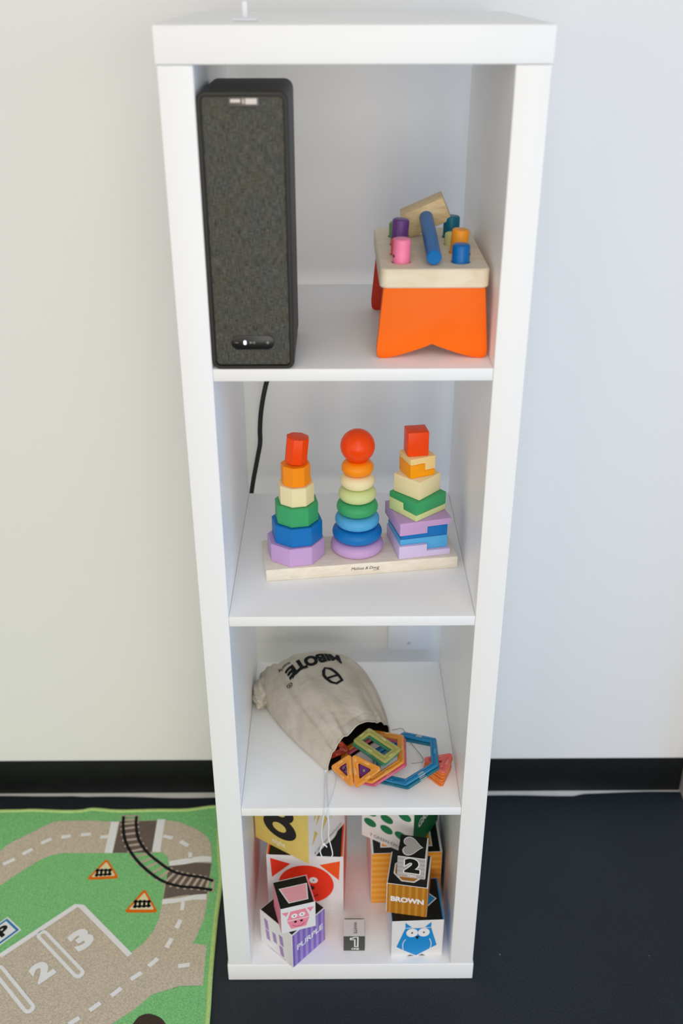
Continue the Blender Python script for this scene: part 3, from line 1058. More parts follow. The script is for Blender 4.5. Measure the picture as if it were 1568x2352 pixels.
def make_tile(poly, color, label, mw, fw_=.0105, h=.0048, rivets=False):
    """open plastic frame: poly is a CCW outline in the tile's own plane"""
    m = MB()
    n = len(poly)
    mm = TP[color]
    k_ = min(1.0, fw_ / .0098)
    prof = [(0, -h / 2 + .0006), (0, h / 2 - .0012), (.0010, h / 2 - .0004), (.0040, h / 2 - .0004), (.0046, h / 2 - .0014), (.0066, h / 2 - .0014), (.0072, h / 2),
            (fw_ - .0008, h / 2), (fw_, h / 2 - .0010), (fw_, -h / 2 + .0010), (fw_ - .0008, -h / 2), (.0008, -h / 2)]
    b3 = bmesh.new()
    loops_ = []
    prof = [(d_ * k_ if d_ < fw_ - .001 and k_ < .7 else d_, z_) for d_, z_ in prof]
    for d, zz in prof:
        ip = inset_poly(poly, d)
        rad = max(.0008, .0045 - d * .28)
        loops_.append([b3.verts.new((a, c, zz)) for a, c in round_poly(ip, rad, 4)])
    L = len(loops_[0])
    for i in range(len(loops_)):
        A, Bq = loops_[i], loops_[(i + 1) % len(loops_)]
        for k in range(L):
            b3.faces.new((A[k], A[(k + 1) % L], Bq[(k + 1) % L], Bq[k]))
    bmesh.ops.recalc_face_normals(b3, faces=b3.faces)
    m.merge(b3, mm)
    # joints in the middle of each side
    for i in range(n):
        a, c = Vector(poly[i]), Vector(poly[(i + 1) % n])
        e = (c - a).normalized(); nn = Vector((-e.y, e.x)); mid = (a + c) / 2
        xf = Matrix(((e.x, nn.x, 0, mid.x), (e.y, nn.y, 0, mid.y), (0, 0, 1, 0), (0, 0, 0, 1)))
        m.box(-.0052, .0052, .0012, .0058, h / 2 - .0016, h / 2 - .0002, CLEAR if rivets and i % 2 == 0 else PALE[color], .0004, 1, xf)
        m.box(-.0060, .0060, -.0001, .0008, -h / 2 + .0012, h / 2 - .0016, CLEAR if rivets and i % 2 == 0 else PALE[color], 0, 1, xf)
    o = m.build('magnetic_tile', None, sharp=0.9)
    o.matrix_world = mw
    return tag(o, label, 'tile', 'magnetic tiles spilling from the bag')

def plane_mw(c, px, py):
    """matrix with local x from c towards px, and py on the +y side"""
    c, px, py = Vector(c), Vector(px), Vector(py)
    ex = (px - c).normalized()
    ez = ex.cross(py - c).normalized()
    if ez.z < 0:
        ez = -ez
    ey = ez.cross(ex)
    mw = Matrix((ex, ey, ez)).transposed().to_4x4()
    mw.translation = c
    return mw
def shifted(mw, dz, dx=0, dy=0, rot=0):
    return mw @ Matrix.Translation((dx, dy, dz)) @ Matrix.Rotation(rot, 4, 'Z')

hexc = Vector((.0862, .0850, .4184 - .003))
hexmw = plane_mw(hexc, (.1392, .1138, .4334 - .003), (.0858, .1443, .4184 - .003))
HEX = ngon(6, .0603)
make_tile(HEX, 'blue', 'bright blue hexagonal magnetic tile, upper one of the blue pair', hexmw, rivets=True)
make_tile(HEX, 'teal', 'teal blue hexagonal magnetic tile below the bright blue hexagon', shifted(hexmw, -.0050, -.0015, -.0030, .02), rivets=True)
oc = Vector((.0348, .0880, .4195 - .003))
omw = plane_mw(oc, oc + Vector((.8746, .4848, .2886)), oc + Vector((-.4848, .8746, -.16)))
make_tile(HEX, 'orange', 'orange hexagonal magnetic tile poking out of the bag', shifted(omw, .0008), rivets=False)
make_tile(HEX, 'pink', 'pink hexagonal magnetic tile under the orange hexagon', shifted(omw, -.0042, .0005, -.0030, -.01), rivets=False)
# rectangles
ga, gb, gc, gd = Vector((.0063, .0978, .4374)), Vector((.0562, .0445, .4384)), Vector((.0730, .0751, .4440)), Vector((.0294, .1222, .4420))
gcen = (ga + gb + gc + gd) / 4
gmw = plane_mw(gcen, gcen + (gb - ga), gcen + (gd - ga))
gw, gh = .0715, .0375
RECT = [(-gw / 2, -gh / 2), (gw / 2, -gh / 2), (gw / 2, gh / 2), (-gw / 2, gh / 2)]
make_tile(RECT, 'olive', 'yellow green rectangular magnetic tile lying across the bag mouth', shifted(gmw, .0012))
make_tile(RECT, 'green', 'dark green rectangular magnetic tile under the yellow green one', shifted(gmw, -.0040, -.0010, -.0025))
# two triangles meeting along a raised ridge
A_, B_, R_, L_ = Vector((.0021, .0682, .4384)), Vector((.0061, .0320, .4004)), Vector((.0486, .0345, .4390)), Vector((-.0302, .0752, .4062))
def tri_tile(p, q, r, color, label, dz=0.0, s=1.0, back=.0018):
    away = (r - (p + q) / 2).normalized() * back
    p, q, r = p + away, q + away, r + away * .3
    c = (p + q + r) / 3
    mw = plane_mw(c, p, q)
    inv = mw.inverted()
    poly = [tuple((inv @ v).xy * s) for v in (p, q, r)]
    if (Vector(poly[1]) - Vector(poly[0])).cross(Vector(poly[2]) - Vector(poly[0])) < 0:
        poly.reverse()
    return make_tile(poly, color, label, shifted(mw, dz), fw_=.0088 if s > .9 else .0040)
tri_tile(A_, B_, R_, 'orange', 'orange triangular magnetic tile in front of the bag, right of its ridge', .0018, 1.03)
tri_tile(A_, B_, L_, 'orange', 'orange triangular magnetic tile at the left corner of the bag mouth', .0018, 1.04)
tri_tile(A_, B_, R_, 'purple', 'purple triangular magnetic tile behind the orange one', -.0032, .60)
tri_tile(A_, B_, L_, 'purple', 'purple triangular magnetic tile inside the left corner of the bag mouth', -.0032, .58)
# stack of small triangles
pt = [Vector((.1131, .0789, 0)), Vector((.1439, .0430, 0)), Vector((.1642, .0894, 0))]
cen = (pt[0] + pt[1] + pt[2]) / 3
for k in range(6):
    zz = Z3 + .0004 + .0026 + k * .0052
    off = Vector((.0006 * sin(k * 2.1) - .0004 * (5 - k), .0008 * cos(k * 1.7) - .0004 * (5 - k), 0))
    col = 'rose' if k == 5 else 'tang'
    poly = [tuple((v - cen).xy * 1.02) for v in pt]
    word = ['bottom', 'second lowest', 'third lowest', 'third highest', 'second highest', 'top'][k]
    make_tile(poly, col, ('rose pink' if k == 5 else 'tangerine') + f' triangular magnetic tile, {word} of the small stack beside the panel',
              Matrix.Translation(cen + off + Vector((0, 0, zz))) @ Matrix.Rotation(.03 * sin(k * 3), 4, 'Z'), fw_=.0125, h=.0050)
# two more tiles glimpsed in the dark mouth
inside = Matrix.Translation((-.022, .104, .4205)) @ Matrix.Rotation(.5, 4, 'Z') @ Matrix.Rotation(1.1, 4, 'X')
make_tile([(-.024, -.014), (.024, -.014), (0, .026)], 'red', 'red triangular magnetic tile half hidden inside the bag mouth', inside)

# ------------------------------------------------------------------ nesting blocks in the bottom compartment
PAPER = mat('card_white', 'E9E8E9', rough=0.5, spec=0.3, var=0.015, vscale=40)
def ink(name, h):
    return mat('ink_' + name, h, rough=0.45, spec=0.35, var=0.03, vscale=300)
K = ink('black', '131514'); W_ = ink('white', 'F1F1F2')
INKS = dict(red=ink('red', 'F2330C'), redor=ink('redor', 'F8560F'), yellow=ink('yellow', 'E2CB6C'), pink=ink('pink', 'F48FA3'), pinkl=ink('pinkl', 'FBAFB8'), purple=ink('purple', '7F63BE'), purl=ink('purl', 'A58CCB'),
            purr=ink('purr', 'A487BD'), brown=ink('brown', 'B37620'), brownl=ink('brownl', 'C98C33'), silver=ink('silver', 'B9B4B4'), silverd=ink('silverd', 'A8A2A4'), orange=ink('orange', 'F2A12A'),
            orangel=ink('orangel', 'F8B550'), green=ink('green', '12784A'), greend=ink('greend', '0D6A3C'), blue=ink('blue', '1A8ED6'), grey=ink('grey', '55544F'), teal=ink('darkteal', '27453C'))

class Block:
    def __init__(self, size, base=PAPER):
        self.m = MB(); self.s = size
        h = size / 2
        self.m.box(-h, h, -h, h, 0, size, base, min(.0008, size * .02), 2)
    def P(self, face, u, v, layer=1):
        s = self.s; h = s / 2; d = .00012 + .00013 * layer
        if face == 'front': return ((u - .5) * s, -h - d, v * s)
        if face == 'back': return ((.5 - u) * s, h + d, v * s)
        if face == 'left': return (-h - d, (.5 - u) * s, v * s)
        if face == 'right': return (h + d, (u - .5) * s, v * s)
        return ((u - .5) * s, (v - .5) * s, s + d)
    def poly(self, face, pts, mm, layer=1):
        # keep the winding outwards
        a = sum(pts[i][0] * pts[(i + 1) % len(pts)][1] - pts[(i + 1) % len(pts)][0] * pts[i][1] for i in range(len(pts)))
        if a < 0:
            pts = list(reversed(pts))
        self.m.face([self.P(face, u, v, layer) for u, v in pts], mm)
    def rect(self, face, u0, v0, u1, v1, mm, layer=1):
        self.poly(face, [(u0, v0), (u1, v0), (u1, v1), (u0, v1)], mm, layer)
    def ell(self, face, cx, cy, rx_, ry_, mm, layer=1, rot=0.0, n=36):
        c, s = cos(rot), sin(rot)
        self.poly(face, [(cx + rx_ * cos(t) * c - ry_ * sin(t) * s, cy + rx_ * cos(t) * s + ry_ * sin(t) * c) for t in (2 * pi * k / n for k in range(n))], mm, layer)
    def line(self, face, pts, w, mm, layer=1, close=False):
        for q in stroke(pts, w, close):
            self.poly(face, [tuple(p) for p in q], mm, layer)
    def text(self, face, s, cx, cy, h, mm, layer=1, bold=0.0, rot=0.0, shear=0.0, sx=1.0, outline=None, ow=.03):
        c, si = cos(rot), sin(rot)
        for (bd, m2, ly) in ([(bold + ow, outline, layer)] if outline else []) + [(bold, mm, layer + (1 if outline else 0))]:
            vs, fs, wd = text_polys(s, bd, shear)
            v0, _, w0 = text_polys(s, bold, shear)
            # keep the outline concentric: scale grows with the extra weight
            hh = h * (1 + (2 * ow / .72 if (outline and m2 is outline) else 0))
            for f in fs:
                self.m.face([self.P(face, cx + (vs[i][0] * sx * c - vs[i][1] * si) * hh, cy + (vs[i][0] * sx * si + vs[i][1] * c) * hh, ly) for i in f], m2)
    def done(self, x, y, z, yaw, label, rot=None):
        o = self.m.build('nesting_block', None, (x, y, z), rot or (0, 0, yaw), smooth=False)
        return tag(o, label, 'block', 'printed cardboard nesting blocks')

def inset(face_pts, k):
    cx = sum(p[0] for p in face_pts) / len(face_pts); cy = sum(p[1] for p in face_pts) / len(face_pts)
    return [(cx + (u - cx) * k, cy + (v - cy) * k) for u, v in face_pts]
def fv(*pts):    # list given with v measured down from the top edge
    return [(u, 1 - v) for u, v in pts]
G = .0003
# red face block
S_red = .1336
B = Block(S_red)
B.poly('front', fv((.05, .055), (.065, .40), (.31, .15)), INKS['red']); B.poly('front', fv((.955, .075), (.94, .42), (.69, .155)), INKS['redor'])
B.ell('front', .51, .485, .362, .345, INKS['red'])
for ex in (.40, .607):
    B.ell('front', ex, 1 - .435, .056, .055, W_, 2); B.ell('front', ex, 1 - .435, .010, .013, K, 3)
B.ell('front', .505, 1 - .575, .115, .055, K, 2)
B.line('front', [(.35, .30), (.40, .265), (.46, .245), (.51, .24), (.57, .247), (.63, .275), (.665, .31)], .014, K, 2)
B.rect('top', .012, .012, .988, .988, INKS['redor']); B.rect('top', .035, .0, .965, .965, K, 2)
B.ell('top', .52, .50, .385, .385, W_, 3); B.ell('top', .52, .50, .36, .36, INKS['red'], 4)
B.rect('left', .01, .01, .99, .99, INKS['redor']); B.rect('right', .01, .01, .99, .99, INKS['redor'])
B.done(-.0743, .1794, Z4 + G, -.051, 'large white block printed with a red animal face, at the back left')
# yellow eight block on it
S_y = .1132
B = Block(S_y, mat('card_yellow', 'E2CB6C', rough=0.5, var=0.03))
YL = mat('card_yellow', 'E2CB6C')
B.ell('left', .48, .80, .265, .205, K, 1); B.ell('left', .48, .475, .305, .225, K, 2)
B.ell('left', .48, .79, .115, .09, YL, 3); B.ell('left', .475, .475, .125, .088, YL, 3)
B.text('left', 'eight', .45, .125, .125, ink('paleyellow', 'F6EDC8'), 1, bold=.03)
B.rect('front', 0.006, 0.006, .994, .994, W_)
for (cx, cy, r_) in ((.16, .42, .085), (.27, .74, .085), (.43, .50, .085), (.52, .80, .085), (.20, .86, .08), (.66, .55, .085), (.80, .80, .085), (.62, .90, .08)):
    B.poly('front', [(cx - r_ * .75, cy - r_ * 1.5), (cx + r_ * 1.0, cy + r_ * .1), (cx + r_ * .1, cy + r_ * 1.5)], INKS['yellow'], 2)
B.text('front', '8 YELLOW TRIANGLES', .53, .085, .055, INKS['grey'], 2, sx=.95)
B.done(-.0867, .1719, Z4 + S_red + 2 * G, .991, 'yellow block with a black figure eight on top of the red animal block')
# orange nine block
S_o = .1236
B = Block(S_o)
B.rect('front', 0.006, 0.006, .994, .994, INKS['orange'])
for k in range(9):
    B.rect('front', .006, .04 + k * .107, .994, .085 + k * .107, INKS['orangel'], 2)
B.text('front', '9', .52, .50, .52, K, 3, bold=.05, sx=1.1, outline=W_, ow=.03)
B.rect('top', .0, .0, 1, 1, W_); B.rect('top', .03, .0, .97, .97, K, 2)
tp = [(.13, .10), (.87, .10), (.87, .86), (.20, .86)]
B.poly('top', tp, W_, 3); B.poly('top', inset(tp, .94), INKS['orange'], 4)
B.rect('right', .02, .02, .98, .98, K); B.rect('left', .02, .02, .98, .98, W_)
B.done(.0975, .1900, Z4 + G, .032, 'orange striped block behind the brown block at the right')
# green seven block on it
S_g = .1007
B = Block(S_g)
for (cx, cy) in ((.16, .48), (.16, .86), (.44, .50), (.47, .82), (.80, .86), (.52, .22), (.83, .50)):
    pass
for (cx, cy) in ((.167, .38), (.49, .375), (.77, .37), (.49, .62), (.83, .84), (.167, .63), (.167, .87)):
    B.ell('left', cx, cy, .122, .088, INKS['green'], 1, rot=-.12)
B.text('left', '7 GREEN OVALS', .52, .105, .070, INKS['teal'], 1, sx=.98)
B.rect('front', .005, .005, .995, .995, INKS['greend'])
for k in range(10):
    B.rect('front', .03 + k * .1, .005, .06 + k * .1, .995, INKS['green'], 2)
B.text('front', 'GREEN', .52, .58, .17, W_, 3, bold=.03)
B.rect('top', .02, .02, .98, .98, K)
B.done(.0905, .1870, Z4 + S_o + 2 * G, 1.033, 'white block with green ovals on top of the orange striped block')
# owl block
S_b = .0868
B = Block(S_b)
bl = INKS['blue']
B.poly('front', fv((.26, .21), (.76, .21), (.885, .70), (.755, .79), (.49, .985), (.225, .81), (.10, .72)), bl)
B.poly('front', fv((.26, .05), (.39, .185), (.262, .195)), bl); B.poly('front', fv((.76, .05), (.635, .185), (.758, .195)), bl)
for ex, ey in ((.395, .335), (.622, .33)):
    B.ell('front', ex, 1 - ey, .112, .118, W_, 2); B.ell('front', ex, 1 - ey, .018, .022, K, 3)
B.poly('front', fv((.455, .43), (.54, .43), (.50, .525)), K, 3)
B.line('front', fv((.275, .51), (.235, .58), (.222, .66), (.225, .74), (.235, .81)), .014, W_, 2)
B.line('front', fv((.735, .51), (.765, .58), (.775, .66), (.770, .74), (.755, .79)), .014, W_, 2)
B.poly('front', fv((.31, .995), (.37, .955), (.455, .985)), INKS['grey'], 2); B.poly('front', fv((.53, .985), (.61, .945), (.67, .99)), INKS['grey'], 2)
B.rect('top', .0, .0, 1, 1, bl); B.rect('top', .012, .0, .972, .985, K, 2)
rh = [(.10, .50), (.52, .12), (.92, .50), (.52, .90)]
B.poly('top', rh, W_, 3); B.poly('top', inset(rh, .93), bl, 4)
B.rect('left', .02, .02, .98, .98, ink('paleblue', 'D5E6F2')); B.rect('right', .02, .02, .98, .98, bl)
B.done(.1102, .0594, Z4 + G, .040, 'white block printed with a blue owl, under the brown block')
# brown block
S_n = .0682
zbrown = Z4 + S_b + 2 * G
B = Block(S_n)
B.rect('front', .02, 0.0, .995, .985, INKS['brown'])
for k in range(6):
    B.rect('front', .06 + k * .16, 0.0, .125 + k * .16, .985, INKS['brownl'], 2)
B.text('front', 'BROWN', .51, .50, .175, W_, 3, bold=.05, sx=.98)
B.rect('top', .025, .0, .965, 1, K)
oc_ = [(.5 + .40 * cos(pi / 8 + k * pi / 4) * 1.0, .47 + .40 * sin(pi / 8 + k * pi / 4)) for k in range(8)]
B.poly('top', oc_, W_, 2); B.poly('top', inset(oc_, .90), INKS['brown'], 3)
B.rect('right', .03, .03, .97, .97, INKS['brown'])
B.done(.0985, .0618, zbrown, -.168, 'brown striped block standing on the blue owl block')
# grey two block
S_s = .0466
B = Block(S_s)
B.rect('front', .0, .0, .975, .985, INKS['silver'])
for k in range(5):
    B.rect('front', .0, .05 + k * .2, .975, .12 + k * .2, INKS['silverd'], 2)
B.text('front', '2', .52, .60, .70, K, 3, bold=.07, sx=1.12, outline=W_, ow=.035)
B.text('front', 'TWO', .52, .10, .10, W_, 3, bold=.03)
B.rect('top', .0, .0, .955, 1, K)
def heart(cx, cy, s):
    pts = []
    for k in range(60):
        t = 2 * pi * k / 60
        hx = 16 * sin(t) ** 3
        hy = 13 * cos(t) - 5 * cos(2 * t) - 2 * cos(3 * t) - cos(4 * t)
        # point of the heart towards +u
        pts.append((cx - hy / 17 * s * .92, cy + hx / 17 * s))
    return pts
B.poly('top', heart(.44, .50, .47), W_, 2); B.poly('top', heart(.445, .50, .425), INKS['silver'], 3)
B.done(.1037, .0667, zbrown + S_n + G, -.169, 'small grey block with a black two on top of the brown block')
# purple block
S_p = .0780
B = Block(S_p)
B.rect('front', .012, .0, .988, .985, INKS['purple'])
for k in range(6):
    B.rect('front', .07 + k * .16, .0, .15 + k * .16, .985, INKS['purl'], 2)
B.text('front', 'PURPLE', .53, .51, .165, W_, 3, bold=.026, sx=1.08)
for (cu, cv) in ((.21, .70), (.24, .39), (.455, .475), (.665, .56), (.665, .225)):
    B.poly('left', [(cu - .075, cv + .15), (cu + .035, cv + .15), (cu + .075, cv - .13), (cu - .035, cv - .13)], INKS['purr'])
B.text('left', '5 PURPLE RECTANGLES', .50, .045, .04, INKS['purr'], 1, sx=.95)
B.rect('top', .02, .02, .98, .98, K)
B.done(-.0983, .0492, Z4 + G, .812, 'purple striped block turned cornerwise under the pink animal block')
# pink animal block
S_k = .0582
B = Block(S_k)
pk = INKS['pink']
B.poly('front', fv((.275, .18), (.71, .175), (.82, .515), (.17, .52)), pk); B.poly('front', fv((.17, .555), (.82, .55), (.71, .875), (.285, .88)), pk)
B.poly('front', fv((.02, .17), (.23, .185), (.15, .345)), pk); B.poly('front', fv((.745, .165), (.95, .18), (.85, .35)), pk)
for ex in (.38, .605):
    B.ell('front', ex, 1 - .375, .09, .085, W_, 2); B.ell('front', ex, 1 - .375, .020, .024, K, 3)
for ex in (.41, .585):
    B.ell('front', ex, 1 - .625, .042, .040, K, 2)
B.line('front', fv((.32, .715), (.37, .775), (.43, .81), (.50, .82), (.57, .81), (.63, .775), (.68, .715)), .016, ink('smile', '8C2E4A'), 2)
B.rect('top', .0, .0, .955, .965, K); B.rect('top', .955, 0, 1, 1, pk)
tz = [(.26, .13), (.83, .13), (.93, .70), (.10, .70)]
B.poly('top', tz, W_, 2); B.poly('top', inset(tz, .90), INKS['pinkl'], 3)
B.rect('left', .02, .02, .98, .98, pk); B.rect('right', .02, .02, .98, .98, pk)
B.done(-.0934, .0336, Z4 + S_p + 2 * G, .270, 'small block printed with a pink pig face on the purple block')
# white one block
S_w = .0360
B = Block(S_w)
B.rect('front', .0, .0, 1, 1, ink('charcoal', '4A4A46'))
one = [(.30, .74), (.30, .90), (.42, .90), (.48, .96), (.70, .96), (.70, .26), (.50, .26), (.50, .74)]
B.poly('front', one, W_, 2)
B.poly('front', [(.36, .79), (.36, .84), (.44, .84), (.52, .91), (.64, .91), (.64, .31), (.555, .31), (.555, .79)], ink('charcoal', '4A4A46'), 3)
B.text('front', 'ONE', .55, .13, .13, W_, 2, bold=.03)
B.text('top', 'WHITE', .56, .46, .15, INKS['teal'], 1, bold=.01, rot=-pi / 2)
B.rect('top', .05, .955, .97, 1.0, K)
B.rect('right', .0, .0, 1, 1, W_)
B.done(.0065, .0453, Z4 + G, -.003, 'smallest white and charcoal block with a figure one, standing alone')

# ------------------------------------------------------------------ play rug
def pile(name, h, var=.22):
    return mat(name, h, rough=1.0, spec=0.05, var=var, vscale=420, bump=0.9, bscale=700)
RG = dict(green=pile('rug_green', '8CD38B'), tan=pile('rug_tan', 'D8CAB5'), dark=pile('rug_dark', '786B61'), white=pile('rug_white', 'FFFFFF', .03), black=pile('rug_black', '27272A'),
          tie=pile('rug_tie', 'D2BFAE'), orange=pile('rug_orange', 'F67A1E', .12), cream=pile('rug_cream', 'F8EDC0', .08), blue=pile('rug_blue', '3C8FC4', .12), brown=pile('rug_brown', '4E4038'))
LIME = mat('rug_hem', 'BCDB8A', rough=0.95, spec=0.05, var=.12, vscale=300, bump=0.6, bscale=500, stretch=(1, 1, 1))
D = {"edge_top":[[-0.708,0.3905],[-0.6453,0.3922],[-0.5811,0.3887],[-0.5433,0.3893],[-0.5191,0.3944],[-0.4673,0.3888],[-0.3917,0.3904],[-0.3284,0.3908],[-0.2693,0.4013]],"edge_right":[[-0.2531,0.2879],[-0.243,0.2262],[-0.2411,0.1894],[-0.2417,0.1193],[-0.2388,0.0072],[-0.2343,-0.0853]],"road":[[-0.6768,0.2831],[-0.6643,0.3028],[-0.6291,0.331],[-0.6034,0.3515],[-0.581,0.3618],[-0.5124,0.3626],[-0.4744,0.3598],[-0.367,0.3624],[-0.3231,0.3495],[-0.2896,0.3285],[-0.2715,0.304],[-0.2646,0.2684],[-0.2632,0.2498],[-0.261,0.168],[-0.2627,0.1195],[-0.2703,0.0895],[-0.2761,0.0693],[-0.2517,0.0659],[-0.2488,-0.0143],[-0.2867,-0.015],[-0.3313,-0.0308],[-0.3574,-0.0593],[-0.3884,-0.0842]],"inner":[[-0.6525,0.1995],[-0.6257,0.2289],[-0.5952,0.2591],[-0.5746,0.2725],[-0.5548,0.2775],[-0.4643,0.2768],[-0.3591,0.2776],[-0.3482,0.2651],[-0.3439,0.2458],[-0.3447,0.201],[-0.3435,0.1545],[-0.344,0.12],[-0.3509,0.0933],[-0.3637,0.0706],[-0.3798,0.0531],[-0.3827,0.0468],[-0.4942,0.1538],[-0.503,0.1549],[-0.6081,0.0468]],"asph1":[[-0.4586,0.3588],[-0.3841,0.3617],[-0.3817,0.2778],[-0.4569,0.2776]],"asph2":[[-0.3436,0.2439],[-0.3107,0.2532],[-0.2632,0.2498],[-0.2629,0.1716],[-0.3007,0.1754],[-0.3425,0.1668]],"bars":[[[-0.4758,0.359],[-0.4601,0.3589],[-0.4577,0.2768],[-0.4728,0.2769]],[[-0.3839,0.3646],[-0.3682,0.3645],[-0.3653,0.2789],[-0.381,0.279]],[[-0.3453,0.2554],[-0.3119,0.2629],[-0.2827,0.2685],[-0.2644,0.2664],[-0.2631,0.2537],[-0.2898,0.2531],[-0.3159,0.2475],[-0.3422,0.2439]],[[-0.3437,0.165],[-0.314,0.1677],[-0.2863,0.1753],[-0.2635,0.1769],[-0.2634,0.1638],[-0.2878,0.1639],[-0.3155,0.1578],[-0.3434,0.1534]],[[-0.3103,0.2785],[-0.3032,0.2765],[-0.3015,0.2628],[-0.3084,0.2629]],[[-0.3086,0.1595],[-0.3015,0.1595],[-0.3013,0.1403],[-0.308,0.1403]]],"rails":[[[-0.4535,0.3736],[-0.4494,0.3462],[-0.4386,0.3092],[-0.4186,0.2734],[-0.3887,0.2385],[-0.3517,0.2084],[-0.3178,0.1954],[-0.2854,0.1915],[-0.2543,0.1858]],[[-0.4274,0.3735],[-0.4243,0.3502],[-0.4133,0.3131],[-0.3928,0.281],[-0.3644,0.2536],[-0.3343,0.2306],[-0.3066,0.2211],[-0.2765,0.2153],[-0.2546,0.207]]],"dashes":[[[-0.6612,0.25],[-0.6426,0.2633]],[[-0.6308,0.2749],[-0.6149,0.2885]],[[-0.6018,0.3024],[-0.5849,0.3143]],[[-0.566,0.3183],[-0.5483,0.3214]],[[-0.5289,0.3241],[-0.5094,0.326]],[[-0.4894,0.3185],[-0.4727,0.3196]],[[-0.3654,0.3201],[-0.3462,0.3146]],[[-0.3298,0.3064],[-0.313,0.2943]],[[-0.3047,0.1198],[-0.3092,0.1013]],[[-0.3145,0.08],[-0.3213,0.0606]],[[-0.3328,0.0386],[-0.3465,0.0232]],[[-0.3565,0.011],[-0.3726,-0.0025]],[[-0.3854,-0.0187],[-0.3996,-0.0333]],[[-0.4151,-0.0461],[-0.4301,-0.0602]],[[-0.4439,-0.0728],[-0.4588,-0.0851]],[[-0.2957,0.0228],[-0.2762,0.0264]]],"signs":[[[-0.4657,0.264],[-0.4947,0.2113],[-0.4322,0.2145]],[[-0.3808,0.1904],[-0.4099,0.1359],[-0.3469,0.1354]]],"sign_in":[[[-0.4644,0.2574],[-0.489,0.216],[-0.4384,0.2194]],[[-0.3797,0.1838],[-0.4046,0.141],[-0.3528,0.1406]]],"track":[[[-0.4809,0.2335],[-0.4501,0.2344]],[[-0.4801,0.2223],[-0.4488,0.2247]],[[-0.3958,0.1601],[-0.3643,0.1599]],[[-0.3952,0.1489],[-0.3628,0.1504]]],"park":[[-0.6076,0.0452],[-0.4995,0.1521],[-0.4892,0.1503],[-0.3824,0.0452]],"div":[[[-0.548,0.0914],[-0.4603,0.0072]],[[-0.6057,0.0204],[-0.5277,-0.0582]]],"num":[[[-0.4713,0.0506],[-0.4454,0.076],[-0.4951,0.0894]],[[-0.5256,-0.0118],[-0.5012,0.012],[-0.5542,0.017]]],"P":[[-0.6177,0.1281],[-0.5853,0.0999],[-0.6176,0.0627],[-0.6502,0.0921]],"blob":[[-0.3571,-0.0899],[-0.3515,-0.0789],[-0.3453,-0.0706],[-0.3307,-0.0666],[-0.3118,-0.0737],[-0.3013,-0.0848],[-0.2975,-0.0931]]}
RT = .006
et, er = D['edge_top'], D['edge_right']
rim_pts = [(-1.15, .388)] + [tuple(p) for p in et[:-1]] + [(-.2760, .3995), (-.2655, .3930), (-.2590, .3560)] + [tuple(p) for p in er] + [(-.2300, -.30), (-.2290, -.62)]
outl = [(-1.15, -.62)] + list(reversed(rim_pts))
rug = thing('play_rug', 'green play rug printed with roads and rails on the floor left of the shelf', 'rug')
m = MB()
m.prism(outl, .0004, RT, RG['green'])
lay = [0]
def rp(pts, mm, layer):
    pts = [tuple(p) for p in pts]
    a = sum(pts[i][0] * pts[(i + 1) % len(pts)][1] - pts[(i + 1) % len(pts)][0] * pts[i][1] for i in range(len(pts)))
    if a < 0:
        pts.reverse()
    zz = RT + .00025 * layer
    b4 = bmesh.new()
    V = [b4.verts.new((px, py, zz)) for px, py in pts]
    for tri in tessellate_polygon([[Vector((px, py, 0)) for px, py in pts]]):
        a3, b3_, c3 = (Vector(pts[i]) for i in tri)
        b4.faces.new([V[i] for i in (tri if (b3_ - a3).cross(c3 - a3) > 0 else reversed(tri))])
    m.merge(b4, mm)
def rl(pts, w, mm, layer, close=False):
    for q in stroke(pts, w, close):
        rp([tuple(p) for p in q], mm, layer)
def sp2(pts, sub=5, close=False):
    return [tuple(p.xy) for p in smooth_path([Vector((a, c, 0)) for a, c in pts], sub, close)]
road = sp2(D['road'][:14], 4) + [tuple(p) for p in D['road'][14:]]
rp(road + [(-.45, -.13), (-.55, -.24), (-.75, -.36), (-1.05, -.42), (-1.05, -.10), (-.86, .05), (-.74, .19)], RG['tan'], 1)
inner = [tuple(p) for p in D['inner']]
rp(inner + [(-.665, -.004), (-.70, .06), (-.70, .13)], RG['green'], 2)
rp(D['asph1'], RG['dark'], 2); rp(D['asph2'], RG['dark'], 3)
rails = [sp2(p, 5) for p in D['rails']]
# sleepers between the rails
n = len(rails[0])
for k in range(0, n, 2):
    a, c = Vector(rails[0][k]), Vector(rails[1][min(k, len(rails[1]) - 1)])
    d = (c - a)
    rl([tuple(a - d * .22), tuple(c + d * .22)], .0052, RG['tie'], 4)
for p in D['bars']:
    rp(p, RG['white'], 3.5)
for p in rails:
    rl(p, .0060, RG['black'], 5)
for p in D['dashes']:
    rl(p, .0082, RG['white'], 3)
for p, q in zip(D['signs'], D['sign_in']):
    rp(round_poly([tuple(x) for x in (p if (Vector(p[1]) - Vector(p[0])).cross(Vector(p[2]) - Vector(p[0])) > 0 else list(reversed(p)))], .004), RG['orange'], 3)
    sc_ = sum((Vector(x) for x in q), Vector((0, 0))) / 3
    q = [tuple(sc_ + (Vector(x) - sc_) * .90) for x in q]
    rp(round_poly([tuple(x) for x in (q if (Vector(q[1]) - Vector(q[0])).cross(Vector(q[2]) - Vector(q[0])) > 0 else list(reversed(q)))], .002), RG['cream'], 4)
for i in (0, 2):
    a, c = D['track'][i], D['track'][i + 1]
    rl(a, .0042, RG['black'], 5); rl(c, .0042, RG['black'], 5)
    for k in range(4):
        t = .12 + .25 * k
        p0 = Vector(a[0]).lerp(Vector(a[1]), t); p1 = Vector(c[0]).lerp(Vector(c[1]), t); d = p1 - p0
        rl([tuple(p0 - d * .35), tuple(p1 + d * .35)], .0046, RG['black'], 5)
rl(D['park'], .0098, RG['white'], 4)
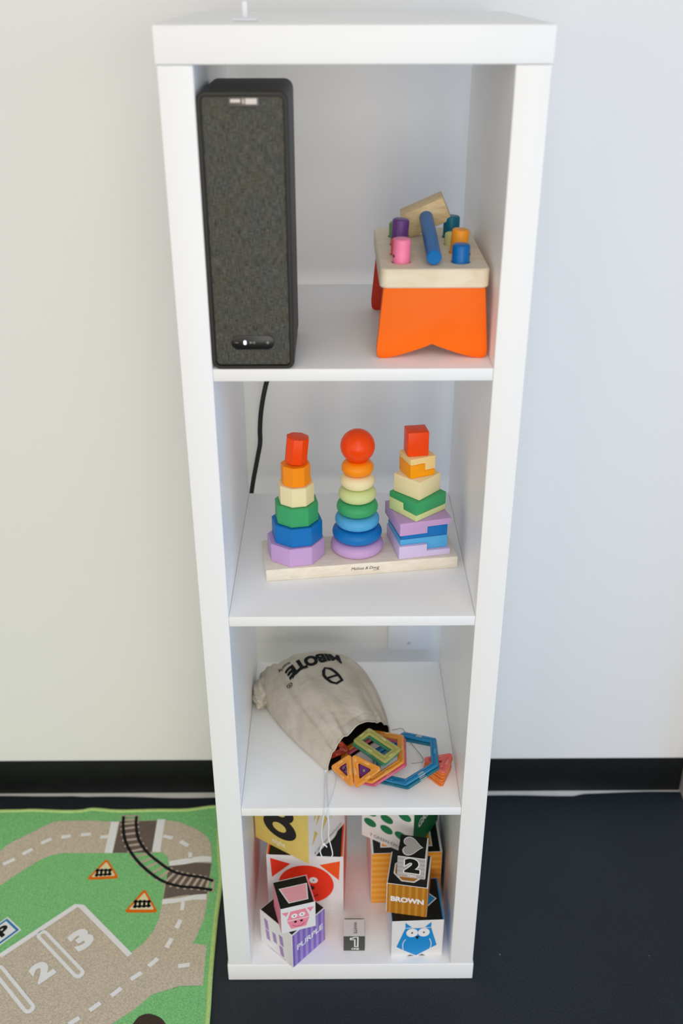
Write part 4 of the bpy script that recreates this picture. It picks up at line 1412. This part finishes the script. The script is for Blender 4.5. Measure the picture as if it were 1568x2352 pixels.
for p in D['div']:
    a, c = Vector(p[0]), Vector(p[1])
    d = (c - a).normalized(); q = Vector((-d.y, d.x))
    def cap(w, ext):
        pts = []
        for k in range(9):
            t = pi * k / 8
            pts.append(tuple(c + d * (ext + w * sin(t)) + q * (-w * cos(t)) * -1))
        for k in range(9):
            t = pi * k / 8
            pts.append(tuple(a - d * (ext + w * sin(t)) + q * (-w * cos(t))))
        return pts
    rp(cap(.0100, -.004), RG['white'], 4); rp(cap(.0040, -.006), RG['tan'], 5)
def rug_text(s, base0, base1, top, mm, layer, bold, sx=1.0):
    b0, b1, t0 = Vector(base0), Vector(base1), Vector(top)
    ex = (b1 - b0); w = ex.length; ex.normalize()
    ey = Vector((-ex.y, ex.x))
    h = abs((t0 - b0).dot(ey))
    cen = (b0 + b1) / 2 + ey * h / 2
    vs, fs, wd = text_polys(s, bold)
    kx = w / wd * sx
    for f in fs:
        m.face([(*(cen + ex * vs[i][0] * kx + ey * vs[i][1] * h), RT + .00025 * layer) for i in f], mm)
rug_text('3', *D['num'][0], RG['white'], 4, .06)
rug_text('2', *D['num'][1], RG['white'], 4, .06)
P = [Vector(p) for p in D['P']]
rp([tuple(p) for p in P], RG['white'], 3)
pc = sum(P, Vector((0, 0))) / 4
rp([tuple(pc + (p - pc) * .88) for p in P], RG['blue'], 4)
rp([tuple(pc + (p - pc) * .70) for p in P], RG['white'], 5)
ebase = (P[1] - P[2]); eup = (P[0] - P[1])
rug_text('P', pc - ebase * .17 - eup * .24, pc + ebase * .25 - eup * .24, pc - ebase * .17 + eup * .26, RG['black'], 6, .05)
rp(sp2([tuple(p) for p in D['blob']], 4), RG['brown'], 3)
# lawn at the lower right of the print
rp([(-.2545, -.0165), (-.2867, -.0165), (-.3313, -.0308), (-.3574, -.0593), (-.3884, -.0842), (-.45, -.13), (-.55, -.24), (-.60, -.36), (-.24, -.36)], RG['green'], 2)
m.build('rug_pile', rug, smooth=False)
m = MB()
hem = [(px, py, .0042) for px, py in rim_pts]
m.tube(hem, .0044, LIME, 10, 4)
hb = m.build('hem', rug, sharp=3.0); hb['label'] = 'lime green stitched binding along the rug edge'
